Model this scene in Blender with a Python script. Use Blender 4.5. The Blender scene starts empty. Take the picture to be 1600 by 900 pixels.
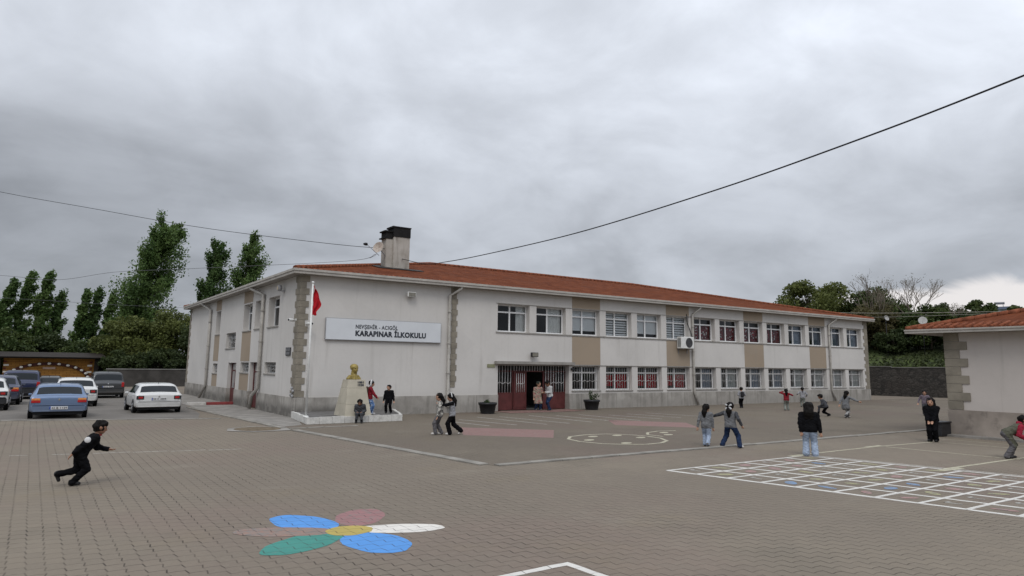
import bpy, math, random
import numpy as np
from mathutils import Vector, Matrix

R = math.radians
random.seed(7)
rng = np.random.default_rng(11)
SC = bpy.context.scene
COL = SC.collection

# ------------------------------------------------------------------ nodes
def new_mat(name):
    m = bpy.data.materials.new(name); m.use_nodes = True
    nt = m.node_tree; nt.nodes.clear()
    out = nt.nodes.new('ShaderNodeOutputMaterial')
    return m, nt, out

class NT:
    def __init__(s, nt): s.nt = nt
    def n(s, t, **kw):
        nd = s.nt.nodes.new(t)
        for k, v in kw.items(): setattr(nd, k, v)
        return nd
    def link(s, a, b): s.nt.links.new(a, b)
    def put(s, sock, v):
        if hasattr(v, 'is_output') or isinstance(v, bpy.types.NodeSocket): s.link(v, sock)
        else: sock.default_value = v
    def math(s, op, a, b=0.0, c=0.0, clamp=False):
        nd = s.n('ShaderNodeMath', operation=op, use_clamp=clamp)
        s.put(nd.inputs[0], a); s.put(nd.inputs[1], b); s.put(nd.inputs[2], c)
        return nd.outputs[0]
    def mix(s, f, a, b, mode='MIX'):
        nd = s.n('ShaderNodeMix', data_type='RGBA', blend_type=mode)
        s.put(nd.inputs[0], f); s.put(nd.inputs[6], c4(a)); s.put(nd.inputs[7], c4(b))
        return nd.outputs[2]
    def noise(s, vec, scale, detail=4.0, rough=.55, dist=0.0):
        nd = s.n('ShaderNodeTexNoise')
        if vec is not None: s.link(vec, nd.inputs['Vector'])
        nd.inputs['Scale'].default_value = scale; nd.inputs['Detail'].default_value = detail
        nd.inputs['Roughness'].default_value = rough; nd.inputs['Distortion'].default_value = dist
        return nd.outputs[0]
    def ss(s, v, lo, hi):
        nd = s.n('ShaderNodeMapRange', interpolation_type='SMOOTHSTEP')
        s.put(nd.inputs[0], v); nd.inputs[1].default_value = lo; nd.inputs[2].default_value = hi
        return nd.outputs[0]
    def obj(s): return s.n('ShaderNodeTexCoord').outputs['Object']
    def pos(s): return s.n('ShaderNodeNewGeometry').outputs['Position']
    def scale(s, v, k):
        nd = s.n('ShaderNodeVectorMath', operation='MULTIPLY'); s.link(v, nd.inputs[0]); nd.inputs[1].default_value = k
        return nd.outputs[0]
    def sep(s, v):
        nd = s.n('ShaderNodeSeparateXYZ'); s.link(v, nd.inputs[0]); return nd.outputs
    def xyz(s, x, y, z):
        nd = s.n('ShaderNodeCombineXYZ')
        for i, q in enumerate((x, y, z)): s.put(nd.inputs[i], q)
        return nd.outputs[0]
    def bump(s, h, st=.3, d=.02):
        nd = s.n('ShaderNodeBump'); s.link(h, nd.inputs['Height'])
        nd.inputs['Strength'].default_value = st; nd.inputs['Distance'].default_value = d
        return nd.outputs[0]

def c4(v):
    if isinstance(v, (tuple, list)) and len(v) == 3: return (*v, 1.0)
    return v

def principled(k, out, color, rough=.8, metal=0.0, spec=.3, normal=None, coat=0.0, alpha=None):
    b = k.n('ShaderNodeBsdfPrincipled')
    k.put(b.inputs['Base Color'], c4(color)); k.put(b.inputs['Roughness'], rough)
    b.inputs['Metallic'].default_value = metal; b.inputs['Specular IOR Level'].default_value = spec
    b.inputs['Coat Weight'].default_value = coat
    if normal is not None: k.link(normal, b.inputs['Normal'])
    k.link(b.outputs[0], out.inputs['Surface'])
    return b

def pbr(name, col, rough=.8, var=.12, scale=3.0, metal=0.0, spec=.3, bump=0.0, bscale=60.0, coat=0.0, world=False, dirt=0.0, dirtcol=(.06, .05, .04)):
    m, nt, out = new_mat(name); k = NT(nt)
    v = k.pos() if world else k.obj()
    f = k.noise(v, scale, 6.0)
    a = tuple(c * (1 - var) for c in col); b = tuple(min(1, c * (1 + var)) for c in col)
    c = k.mix(k.ss(f, .3, .7), a, b)
    if dirt > 0:
        d = k.ss(k.noise(v, scale * 2.7, 8.0, .65), .5, .75)
        c = k.mix(k.math('MULTIPLY', d, dirt), c, dirtcol)
    nrm = k.bump(k.noise(v, bscale, 5.0), bump, .01) if bump else None
    principled(k, out, c, rough, metal, spec, nrm, coat)
    return m

# ------------------------------------------------------------------ mesh builder
class MB:
    def __init__(s): s.v = []; s.f = []; s.m = []; s.sm = []
    def add(s, vs, fs, m=0, smooth=False):
        o = len(s.v); s.v += [tuple(map(float, q)) for q in vs]
        for f in fs: s.f.append([o + i for i in f]); s.m.append(m); s.sm.append(smooth)
        return s
    def quad(s, a, b, c, d, m=0): return s.add([a, b, c, d], [(0, 1, 2, 3)], m)
    def box(s, x0, x1, y0, y1, z0, z1, m=0):
        v = [(x0,y0,z0),(x1,y0,z0),(x1,y1,z0),(x0,y1,z0),(x0,y0,z1),(x1,y0,z1),(x1,y1,z1),(x0,y1,z1)]
        return s.add(v, [(3,2,1,0),(4,5,6,7),(0,1,5,4),(1,2,6,5),(2,3,7,6),(3,0,4,7)], m)
    def rbox(s, x0, x1, y0, y1, z0, z1, b=.02, m=0):
        """box with bevelled vertical and top edges"""
        def ring(e, z): return [(x0+e,y0,z),(x1-e,y0,z),(x1,y0+e,z),(x1,y1-e,z),(x1-e,y1,z),(x0+e,y1,z),(x0,y1-e,z),(x0,y0+e,z)]
        def ring2(e, z): return [(x0+e+b,y0+b,z),(x1-e-b,y0+b,z),(x1-b,y0+e+b,z),(x1-b,y1-e-b,z),(x1-e-b,y1-b,z),(x0+e+b,y1-b,z),(x0+b,y1-e-b,z),(x0+b,y0+e+b,z)]
        v = ring2(b, z0) + ring(b, z0+b) + ring(b, z1-b) + ring2(b, z1)
        fs = [tuple(range(7,-1,-1)), tuple(range(24,32))]
        for r in range(3):
            for i in range(8): fs.append((r*8+i, r*8+(i+1)%8, r*8+8+(i+1)%8, r*8+8+i))
        return s.add(v, fs, m)
    def tube(s, pts, r, n=8, m=0, smooth=True, caps=True):
        pts = [Vector(p) for p in pts]; N = len(pts)
        rs = r if isinstance(r, (list, tuple)) else [r]*N
        vs = []; up = None
        for i, p in enumerate(pts):
            t = (pts[min(i+1,N-1)] - pts[max(i-1,0)])
            t = t.normalized() if t.length > 1e-9 else Vector((0,0,1))
            if up is None:
                up = Vector((0,0,1)) if abs(t.z) < .9 else Vector((1,0,0))
            a = t.cross(up).normalized(); b = a.cross(t).normalized(); up = b
            for j in range(n):
                q = 2*math.pi*j/n
                vs.append(p + (a*math.cos(q) + b*math.sin(q))*rs[i])
        fs = [(i*n+j, i*n+(j+1)%n, (i+1)*n+(j+1)%n, (i+1)*n+j) for i in range(N-1) for j in range(n)]
        s.add(vs, fs, m, smooth)
        if caps:
            o = len(s.v) - len(vs)
            s.f.append([o+j for j in range(n)][::-1]); s.m.append(m); s.sm.append(False)
            s.f.append([o+(N-1)*n+j for j in range(n)]); s.m.append(m); s.sm.append(False)
        return s
    def lathe(s, prof, c=(0,0,0), n=20, m=0, axis='z', smooth=True, cap=True):
        vs = []
        for r, h in prof:
            for j in range(n):
                q = 2*math.pi*j/n; x, y = r*math.cos(q), r*math.sin(q)
                p = (x, y, h) if axis == 'z' else ((h, x, y) if axis == 'x' else (x, h, y))
                vs.append((p[0]+c[0], p[1]+c[1], p[2]+c[2]))
        N = len(prof)
        fs = [(i*n+j, i*n+(j+1)%n, (i+1)*n+(j+1)%n, (i+1)*n+j) for i in range(N-1) for j in range(n)]
        s.add(vs, fs, m, smooth)
        if cap:
            o = len(s.v) - len(vs)
            s.f.append([o+j for j in range(n)][::-1]); s.m.append(m); s.sm.append(False)
            s.f.append([o+(N-1)*n+j for j in range(n)]); s.m.append(m); s.sm.append(False)
        return s
    def poly(s, pts, m=0): return s.add(pts, [tuple(range(len(pts)))], m)
    def prism(s, pts, z0, z1, m=0):
        n = len(pts)
        v = [(x, y, z0) for x, y in pts] + [(x, y, z1) for x, y in pts]
        fs = [tuple(range(n-1,-1,-1)), tuple(range(n, 2*n))] + [(i, (i+1)%n, n+(i+1)%n, n+i) for i in range(n)]
        return s.add(v, fs, m)
    def ball(s, c, r, n=10, m=0, sx=1, sy=1, sz=1):
        prof = [(max(1e-4, math.sin(math.pi*i/n))*r, -math.cos(math.pi*i/n)*r) for i in range(n+1)]
        t = MB().lathe(prof, (0,0,0), n+2, m)
        s.add([(x*sx+c[0], y*sy+c[1], z*sz+c[2]) for x, y, z in t.v], t.f, m, True)
        return s
    def mesh(s, name, mats):
        me = bpy.data.meshes.new(name); me.from_pydata(s.v, [], s.f)
        for m in (mats if isinstance(mats, (list, tuple)) else [mats]): me.materials.append(m)
        me.polygons.foreach_set('material_index', s.m); me.polygons.foreach_set('use_smooth', s.sm)
        me.update(); return me
    def build(s, name, mats, parent=None, loc=None):
        if loc is not None and parent is None:      # origin at the base of a one-mesh thing
            s.v = [(x-loc[0], y-loc[1], z-loc[2]) for x, y, z in s.v]
        return link(name, s.mesh(name, mats), parent, loc)

def link(name, me, parent=None, loc=None):
    o = bpy.data.objects.new(name, me); COL.objects.link(o)
    if parent is not None: o.parent = parent
    if loc is not None: o.location = loc
    return o

def tag(o, label, cat, group=None):
    o['label'] = label; o['category'] = cat
    if group: o['group'] = group
    return o
def thing(name, label, cat, loc=(0,0,0), rz=0.0, group=None):
    o = link(name, None, None, loc); o.rotation_euler = (0, 0, rz); o.empty_display_size = .3
    return tag(o, label, cat, group)
def struct(o, kind='structure'): o['kind'] = kind; return o
def dup(o, parent, loc=None):
    c = o.copy(); COL.objects.link(c); c.parent = parent
    if loc is not None: c.location = loc
    for ch in o.children: dup(ch, c)
    return c

def text_mesh(txt, size, depth=.004, bold=0.0, align='LEFT', sx=1.0):
    cu = bpy.data.curves.new('text', 'FONT'); cu.body = txt; cu.size = size; cu.extrude = depth
    cu.offset = bold; cu.space_character = 1.1; cu.align_x = align; cu.resolution_u = 3
    o = bpy.data.objects.new('text', cu); COL.objects.link(o)
    dg = bpy.context.evaluated_depsgraph_get()
    me = bpy.data.meshes.new_from_object(o.evaluated_get(dg))
    bpy.data.objects.remove(o); bpy.data.curves.remove(cu)
    return me

def text_obj(name, txt, size, mat, parent, loc, rot, bold=0.0, align='LEFT', width=None, depth=.004):
    me = text_mesh(txt, size, depth, bold, align); me.materials.clear(); me.materials.append(mat)
    o = link(name, me, parent, loc); o.rotation_euler = rot
    if width:
        xs = [v.co.x for v in me.vertices]; k = width / (max(xs) - min(xs))
        for v in me.vertices: v.co.x *= k
    return o

# ------------------------------------------------------------------ camera, world, sun
CAM = (-10.42, -33.66, 2.52)
cd = bpy.data.cameras.new('camera'); co = bpy.data.objects.new('camera', cd); COL.objects.link(co)
yaw, pitch, roll = 0.597, 0.146, 0.0124
fw = Vector((math.sin(yaw)*math.cos(pitch), math.cos(yaw)*math.cos(pitch), math.sin(pitch)))
rt = Vector((math.cos(yaw), -math.sin(yaw), 0)); up = rt.cross(fw)
r2 = rt*math.cos(roll) + up*math.sin(roll); u2 = -rt*math.sin(roll) + up*math.cos(roll)
M = Matrix(((r2.x, u2.x, -fw.x, CAM[0]), (r2.y, u2.y, -fw.y, CAM[1]), (r2.z, u2.z, -fw.z, CAM[2]), (0, 0, 0, 1)))
co.matrix_world = M
cd.sensor_width = 36.0; cd.lens = 36.0*1092/1600; cd.shift_x = -.0019; cd.shift_y = -.0240
cd.clip_start = .1; cd.clip_end = 3000
SC.camera = co
SC.view_settings.view_transform = 'Standard'; SC.view_settings.look = 'None'
SC.view_settings.exposure = 0.0; SC.view_settings.gamma = 1.0; SC.view_settings.use_curve_mapping = False
SC.cycles.max_bounces = 6; SC.cycles.transparent_max_bounces = 8; SC.cycles.caustics_reflective = False; SC.cycles.caustics_refractive = False

SUN_EL, SUN_AZ = R(52), R(232)      # direction towards the sun, azimuth counted from +X
W = bpy.data.worlds.new('World'); SC.world = W; W.use_nodes = True
k = NT(W.node_tree); W.node_tree.nodes.clear()
wo = k.n('ShaderNodeOutputWorld'); bg = k.n('ShaderNodeBackground')
sky = k.n('ShaderNodeTexSky', sky_type='NISHITA'); sky.sun_disc = False
sky.sun_elevation = SUN_EL; sky.sun_rotation = math.pi/2 - SUN_AZ
gen = k.n('ShaderNodeTexCoord').outputs['Generated']
x, y, z = k.sep(gen)
zc = k.math('MAXIMUM', z, 0.0)
den = k.math('ADD', zc, .34)
pv = k.xyz(k.math('DIVIDE', x, den), k.math('DIVIDE', y, den), 0.0)
n1 = k.noise(pv, 1.5, 7.0, .52, .6)
n2 = k.noise(pv, 4.6, 7.0, .55, .4)
nn = k.math('ADD', k.math('MULTIPLY', n1, .72), k.math('MULTIPLY', n2, .28))
az = k.math('ARCTAN2', y, x)
# overcast: brighter overhead and towards the east, a darker bank of cloud low in the north-west
left = k.math('MULTIPLY', k.ss(az, 1.10, 1.60), k.math('SUBTRACT', 1.0, k.math('MULTIPLY', k.ss(z, .24, .44), .6)))
lum = k.math('SUBTRACT', .505, k.math('MULTIPLY', left, .17))
high = k.math('ADD', .33, k.math('MULTIPLY', k.math('SUBTRACT', 1.0, k.ss(az, .35, 1.05)), .15))
lum = k.math('ADD', lum, k.math('MULTIPLY', k.ss(z, .17, .43), high))
lum = k.math('ADD', lum, k.math('MULTIPLY', k.ss(z, .5, .95), .28))
cl = k.math('ADD', .76, k.math('MULTIPLY', k.ss(nn, .30, .68), .46))
lum = k.math('MULTIPLY', k.math('MULTIPLY', lum, cl), 10.3)
col = k.xyz(k.math('MULTIPLY', lum, .945), lum, k.math('MULTIPLY', lum, 1.10))
# bright gap under the cloud deck, low in the east
edge = k.math('ADD', .104, k.math('ADD', k.math('MULTIPLY', k.math('SUBTRACT', .40, az), .06), k.math('MULTIPLY', k.math('SUBTRACT', n2, .5), .06)))
gap = k.math('SUBTRACT', 1.0, k.ss(k.math('SUBTRACT', z, edge), -.010, .006))
gap = k.math('MULTIPLY', gap, k.math('SUBTRACT', 1.0, k.ss(k.math('ABSOLUTE', k.math('SUBTRACT', az, .25)), .25, .50)))
col = k.mix(k.math('MULTIPLY', gap, .9), col, (8.9, 8.5, 8.4))
col = k.mix(.96, sky.outputs[0], col)
k.link(col, bg.inputs[0]); bg.inputs[1].default_value = .10
k.link(bg.outputs[0], wo.inputs[0])

sd = bpy.data.lights.new('sun', 'SUN'); so = bpy.data.objects.new('sun', sd); COL.objects.link(so)
sd.energy = 1.15; sd.angle = R(24); sd.color = (1.0, .96, .90)
dv = Vector((math.cos(SUN_EL)*math.cos(SUN_AZ), math.cos(SUN_EL)*math.sin(SUN_AZ), math.sin(SUN_EL)))
so.rotation_euler = dv.to_track_quat('Z', 'Y').to_euler(); so.location = (0, -20, 40)

# ------------------------------------------------------------------ materials
def mat_wall(name, col):
    m, nt, out = new_mat(name); k = NT(nt); p = k.pos()
    big = k.noise(p, .35, 5.0); fine = k.noise(p, 5.0, 6.0)
    streak = k.noise(k.scale(p, (2.2, 2.2, .16)), 1.0, 6.0, .6)
    c = k.mix(k.ss(big, .3, .7), tuple(q*.94 for q in col), tuple(q*1.04 for q in col))
    c = k.mix(k.math('MULTIPLY', k.ss(fine, .45, .75), .08), c, (.33, .30, .27))
    c = k.mix(k.math('MULTIPLY', k.ss(streak, .54, .76), .28), c, (.27, .25, .22))
    thin = k.noise(k.scale(p, (7.5, 7.5, .22)), 1.0, 5.0, .6)
    c = k.mix(k.math('MULTIPLY', k.ss(thin, .60, .80), .26), c, (.25, .23, .20))
    patch = k.n('ShaderNodeTexVoronoi', feature='F1'); k.link(k.scale(p, (.33, .33, .5)), patch.inputs['Vector']); patch.inputs['Scale'].default_value = 1.0
    c = k.mix(k.math('MULTIPLY', k.ss(k.sep(patch.outputs['Color'])[0], .6, 1.0), .07), c, (.36, .345, .33))
    zz = k.sep(p)[2]
    low = k.math('SUBTRACT', 1.0, k.ss(k.math('ADD', zz, k.math('MULTIPLY', fine, .7)), 1.0, 1.75))
    c = k.mix(k.math('MULTIPLY', low, .16), c, (.28, .25, .21))
    principled(k, out, c, .9, 0, .15, k.bump(k.noise(p, 45.0, 6.0), .25, .01))
    return m
def mat_plinth():
    m, nt, out = new_mat('rendered_plinth'); k = NT(nt); p = k.pos()
    a = k.noise(p, .9, 7.0, .6); st = k.noise(k.scale(p, (3.2, 3.2, .35)), 1.0, 6.0, .6); f = k.noise(p, 9.0, 6.0)
    c = k.mix(k.ss(a, .35, .65), (.27, .252, .228), (.40, .378, .345))
    c = k.mix(k.math('MULTIPLY', k.ss(st, .48, .70), .6), c, (.16, .148, .132))
    c = k.mix(k.math('MULTIPLY', k.ss(f, .5, .8), .3), c, (.31, .30, .28))
    x, y, z = k.sep(p)
    near = k.math('SUBTRACT', 1.0, k.ss(x, 2.0, 9.0))      # the corner by the memorial platform is the most stained
    damp = k.math('MULTIPLY', k.math('MULTIPLY', k.math('ADD', k.ss(a, .45, .55), k.math('MULTIPLY', near, .5), clamp=True), k.math('ADD', .35, k.math('MULTIPLY', near, .65))), k.math('SUBTRACT', 1.0, k.ss(k.math('ADD', z, k.math('MULTIPLY', st, .6)), .55, 1.0)))
    c = k.mix(k.math('MULTIPLY', damp, .75), c, (.085, .08, .072))
    # casting joints
    j = k.math('LESS_THAN', k.math('PINGPONG', k.math('ADD', x, y), 1.25), .018)
    c = k.mix(k.math('MULTIPLY', j, .45), c, (.09, .085, .08))
    principled(k, out, c, .9, 0, .15, k.bump(f, .35, .02))
    return m
def paver_joint(k, p, PW=.205, PL=.29):
    """columns of waisted stones along Y, every second column shifted by half a stone"""
    x, y, z = k.sep(p)
    yy = k.math('ADD', k.math('DIVIDE', y, PL), 1000.0)
    wob = k.math('MULTIPLY', k.math('SUBTRACT', k.noise(p, 1.1, 2.0), .5), .16)
    tri = k.math('PINGPONG', k.math('MULTIPLY', yy, 2.0), 1.0)
    xw = k.math('ADD', k.math('ADD', k.math('DIVIDE', x, PW), 2000.0), k.math('ADD', wob, k.math('MULTIPLY', tri, .10)))
    colm = k.math('FLOOR', xw); fx = k.math('FRACT', xw)
    ry = k.math('ADD', yy, k.math('MULTIPLY', k.math('MODULO', colm, 2.0), .5))
    ry = k.math('ADD', ry, k.math('MULTIPLY', k.math('ABSOLUTE', k.math('SUBTRACT', fx, .5)), .10))
    row = k.math('FLOOR', ry); fy = k.math('FRACT', ry)
    dx = k.math('MULTIPLY', k.math('MINIMUM', fx, k.math('SUBTRACT', 1.0, fx)), PW)
    dy = k.math('MULTIPLY', k.math('MINIMUM', fy, k.math('SUBTRACT', 1.0, fy)), PL)
    bnd = k.math('FLOOR', k.math('ADD', xw, .5))
    half = k.math('FRACT', k.math('ADD', yy, k.math('MULTIPLY', k.math('MODULO', k.math('ADD', bnd, 1.0), 2.0), .5)))
    vis = k.math('ADD', .16, k.math('MULTIPLY', k.math('GREATER_THAN', half, .46), .84))      # one flank of the waist gapes, the other is tight
    n = k.noise(p, 3.1, 3.0, .6)
    jx = k.math('MULTIPLY', k.math('SUBTRACT', 1.0, k.ss(dx, .0045, .0125)), vis)
    jy = k.math('MULTIPLY', k.math('SUBTRACT', 1.0, k.ss(dy, .0035, .013)), .72)
    j = k.math('MULTIPLY', k.math('MAXIMUM', jx, jy), k.math('ADD', .15, k.math('MULTIPLY', n, 1.35)), clamp=True)
    wn = k.n('ShaderNodeTexWhiteNoise', noise_dimensions='2D'); k.link(k.xyz(colm, row, 0.0), wn.inputs[0])
    return j, wn.outputs[0]
def mat_pavers(name, tint=True, gain=1.0):
    m, nt, out = new_mat(name); k = NT(nt); p = k.pos()
    j, rnd = paver_joint(k, p)
    big = k.noise(p, .11, 4.0); mid = k.noise(k.scale(p, (1, 1, 1)), .33, 5.0); fine = k.noise(p, 14.0, 8.0, .7)
    g = lambda a: tuple(q*gain*w_ for q, w_ in zip(a, (.855, .838, .795)))
    c = k.mix(k.ss(big, .38, .62), g((.212, .183, .155)), g((.240, .208, .172)))
    if tint:
        off = k.noise(k.xyz(k.math('ADD', k.sep(p)[0], 31.0), k.sep(p)[1], 0.0), .14, 4.0)
        c = k.mix(k.math('MULTIPLY', k.ss(off, .50, .66), .42), c, g((.222, .168, .152)))
        c = k.mix(k.math('MULTIPLY', k.ss(mid, .55, .75), .30), c, g((.235, .195, .132)))
    c = k.mix(k.math('MULTIPLY', k.ss(rnd, .0, 1.0), .22), c, g((.17, .15, .13)))
    c = k.mix(k.math('MULTIPLY', k.ss(fine, .42, .75), .35), c, g((.275, .245, .21)))
    st = k.ss(k.noise(p, .8, 7.0, .7), .58, .76)
    dust = k.ss(k.noise(k.scale(p, (.5, .8, 1)), .55, 7.0, .65), .55, .72)
    c = k.mix(k.math('MULTIPLY', dust, .38), c, g((.29, .265, .225)))
    gape = k.math('ADD', .55, k.math('MULTIPLY', k.ss(k.noise(p, .42, 6.0, .65), .42, .66), .75))
    j = k.math('MULTIPLY', j, gape, clamp=True)
    damp = k.ss(k.noise(p, .21, 6.0, .6), .56, .68)
    c = k.mix(k.math('MULTIPLY', damp, .22), c, g((.12, .11, .095)))
    c = k.mix(k.math('MULTIPLY', st, .22), c, (.11, .097, .085))
    c = k.mix(k.math('MULTIPLY', j, .84), c, (.042, .036, .032))
    h = k.math('SUBTRACT', k.math('MULTIPLY', fine, .12), j)
    principled(k, out, c, .9, 0, .10, k.bump(h, .55, .02))
    return m
def mat_paint(name, col, wear=.35, joint=True):
    """road paint on the pavers: the joints and worn spots show the stone under it"""
    m, nt, out = new_mat(name); k = NT(nt); p = k.pos()
    n = k.noise(p, 7.0, 8.0, .72); n2 = k.noise(p, 30.0, 6.0, .7)
    w = k.ss(k.math('ADD', k.math('MULTIPLY', n, .65), k.math('MULTIPLY', n2, .35)), .62 - wear*.28, .80 - wear*.32)
    c = k.mix(k.math('MULTIPLY', k.ss(k.noise(p, 2.0, 4.0), .35, .65), .3), col, tuple(q*.72 for q in col))
    c = k.mix(k.math('MULTIPLY', w, min(1.0, .35 + wear)), c, (.19, .17, .155))
    if joint:
        j, rnd = paver_joint(k, p); c = k.mix(k.math('MULTIPLY', j, .75), c, (.04, .034, .03))
    principled(k, out, c, .75, 0, .3)
    return m
def mat_tiles(name, swap=False):
    """interlocking clay tiles: u along the eave, v up the slope, from the world position"""
    m, nt, out = new_mat(name); k = NT(nt); p = k.pos()
    x, y, z = k.sep(p)
    u, v = (y, x) if swap else (x, y)
    PU, PV = .40, .62
    cu = k.math('DIVIDE', u, PU); cv = k.math('DIVIDE', v, PV)
    fu = k.math('FRACT', cu); fv = k.math('FRACT', cv)
    wn = k.n('ShaderNodeTexWhiteNoise', noise_dimensions='2D')
    k.link(k.xyz(k.math('FLOOR', cu), k.math('FLOOR', cv), 0.0), wn.inputs[0]); rnd = wn.outputs[0]
    c = k.mix(rnd, (.098, .029, .014), (.165, .053, .025))
    big = k.noise(p, .5, 6.0, .6)
    c = k.mix(k.math('MULTIPLY', k.ss(big, .45, .7), .55), c, (.095, .036, .022))
    c = k.mix(k.math('MULTIPLY', k.ss(k.noise(p, 3.1, 8.0, .7), .55, .75), .45), c, (.20, .125, .085))
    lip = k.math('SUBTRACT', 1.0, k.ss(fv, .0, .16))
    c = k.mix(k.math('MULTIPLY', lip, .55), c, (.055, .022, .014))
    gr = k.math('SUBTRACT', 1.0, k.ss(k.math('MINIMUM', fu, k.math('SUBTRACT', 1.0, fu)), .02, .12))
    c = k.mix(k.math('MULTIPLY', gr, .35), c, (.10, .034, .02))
    wave = k.math('SINE', k.math('MULTIPLY', cu, 2*math.pi))
    h = k.math('ADD', k.math('MULTIPLY', wave, .35), k.math('SUBTRACT', 1.0, fv))
    principled(k, out, c, .9, 0, .02, k.bump(h, .9, .05))
    return m
def mat_glass(name='window_glass'):
    m, nt, out = new_mat(name); k = NT(nt)
    g = k.n('ShaderNodeBsdfGlossy'); g.inputs['Roughness'].default_value = .03; g.inputs['Color'].default_value = (.9, .92, .95, 1)
    t = k.n('ShaderNodeBsdfTransparent'); t.inputs['Color'].default_value = (.90, .93, .94, 1)
    lw = k.n('ShaderNodeFresnel'); lw.inputs['IOR'].default_value = 1.5
    mx = k.n('ShaderNodeMixShader'); k.link(k.math('MULTIPLY', lw.outputs[0], .8), mx.inputs[0])
    k.link(t.outputs[0], mx.inputs[1]); k.link(g.outputs[0], mx.inputs[2]); k.link(mx.outputs[0], out.inputs['Surface'])
    return m
def mat_leaf(name, a, b, trans=.25):
    m, nt, out = new_mat(name); k = NT(nt)
    isl = k.n('ShaderNodeNewGeometry').outputs['Random Per Island']
    n = k.noise(k.pos(), .55, 4.0)
    f = k.math('ADD', k.math('MULTIPLY', k.ss(n, .35, .65), .55), k.math('MULTIPLY', isl, .45))
    c = k.mix(f, a, b)
    d = k.n('ShaderNodeBsdfPrincipled'); k.link(c, d.inputs['Base Color']); d.inputs['Roughness'].default_value = .6; d.inputs['Specular IOR Level'].default_value = .25
    t = k.n('ShaderNodeBsdfTranslucent'); k.link(c, t.inputs['Color'])
    mx = k.n('ShaderNodeMixShader'); mx.inputs[0].default_value = trans
    k.link(d.outputs[0], mx.inputs[1]); k.link(t.outputs[0], mx.inputs[2]); k.link(mx.outputs[0], out.inputs['Surface'])
    return m
def mat_cloth(name, col, var=.18, scale=9.0, col2=None, cs=14.0):
    m, nt, out = new_mat(name); k = NT(nt); v = k.obj()
    c = k.mix(k.ss(k.noise(v, scale, 5.0), .3, .7), tuple(q*(1-var) for q in col), tuple(min(1, q*(1+var)) for q in col))
    if col2: c = k.mix(k.ss(k.noise(v, cs, 3.0), .50, .56), c, col2)
    principled(k, out, c, .92, 0, .05, k.bump(k.noise(k.scale(v, (1, 1, 1.6)), 17.0, 5.0), .8, .035))
    return m
def mat_brick(name, c1, c2, mortar, bw=.5, bh=.14):
    m, nt, out = new_mat(name); k = NT(nt); p = k.pos()
    b = k.n('ShaderNodeTexBrick'); x, y, z = k.sep(p); k.link(k.xyz(x, z, y), b.inputs['Vector'])
    b.inputs['Color1'].default_value = c4(c1); b.inputs['Color2'].default_value = c4(c2); b.inputs['Mortar'].default_value = c4(mortar)
    b.inputs['Scale'].default_value = 1.0; b.inputs['Brick Width'].default_value = bw; b.inputs['Row Height'].default_value = bh
    b.inputs['Mortar Size'].default_value = .014
    c = k.mix(k.math('MULTIPLY', k.ss(k.noise(p, 1.4, 6.0), .4, .7), .5), b.outputs[0], tuple(q*.55 for q in c1))
    principled(k, out, c, .85, 0, .2)
    return m
def mat_stone(name):
    m, nt, out = new_mat(name); k = NT(nt); p = k.pos()
    w = k.n('ShaderNodeTexVoronoi', feature='F1'); k.link(k.scale(p, (1, 1, 1.7)), w.inputs['Vector']); w.inputs['Scale'].default_value = 3.2
    e = k.n('ShaderNodeTexVoronoi', feature='DISTANCE_TO_EDGE'); k.link(k.scale(p, (1, 1, 1.7)), e.inputs['Vector']); e.inputs['Scale'].default_value = 3.2
    r = k.sep(w.outputs['Color'])[0]
    c = k.mix(r, (.030, .028, .026), (.066, .060, .054))
    c = k.mix(k.math('MULTIPLY', k.ss(k.noise(p, .5, 6.0), .45, .65), .6), c, (.05, .043, .038))
    c = k.mix(k.math('SUBTRACT', 1.0, k.ss(e.outputs[0], .01, .05)), c, (.022, .02, .018))
    principled(k, out, c, .9, 0, .15, k.bump(e.outputs[0], .5, .08))
    return m

WALL = mat_wall('cream_render', (.57, .548, .522))
BEIGE = mat_wall('beige_render', (.325, .262, .198))
PLINTH = mat_plinth()
QUOIN = pbr('quoin_render', (.23, .205, .165), .9, .18, 1.3, bump=.3, dirt=.25, world=True)
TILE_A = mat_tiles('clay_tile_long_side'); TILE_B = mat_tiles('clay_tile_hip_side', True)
TILE_CAP = pbr('clay_ridge_tile', (.19, .066, .036), .9, .3, 5.0, spec=.05, world=True, dirt=.4)
FASCIA = pbr('painted_gutter', (.40, .375, .34), .6, .1, 1.5, dirt=.2, world=True)
SOFFIT = pbr('soffit_board', (.33, .31, .285), .8, .1, 1.5, world=True)
PIPE = pbr('downpipe_metal', (.37, .35, .32), .55, .14, 2.0, dirt=.35, world=True)
PVC = pbr('white_window_plastic', (.72, .72, .72), .4, .05, 4.0)
GLASS = mat_glass()
GRILLE = pbr('white_iron_grille', (.44, .43, .42), .6, .15, 6.0)
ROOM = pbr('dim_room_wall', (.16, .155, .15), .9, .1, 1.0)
SILL = pbr('sill_stone', (.27, .255, .235), .85, .15, 2.0, world=True)
GRILLE2 = pbr('pale_door_grille', (.60, .59, .58), .6, .12, 6.0)
REDMET = pbr('red_painted_steel', (.100, .028, .027), .55, .2, 2.2, dirt=.2)
CURT_W = mat_cloth('white_curtain', (.78, .77, .74), .06); CURT_G = mat_cloth('grey_green_curtain', (.46, .48, .47), .1)
CURT_D = mat_cloth('dark_blue_curtain', (.10, .125, .165), .2); CURT_B = mat_cloth('blue_grey_curtain', (.24, .28, .35), .14); BLIND = mat_cloth('pale_roller_blind', (.82, .83, .84), .03)
BLACK = pbr('black_rubber', (.012, .012, .013), .7, .2, 4.0)
DARKPL = pbr('black_plastic', (.022, .022, .024), .5, .2, 4.0)
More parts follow.
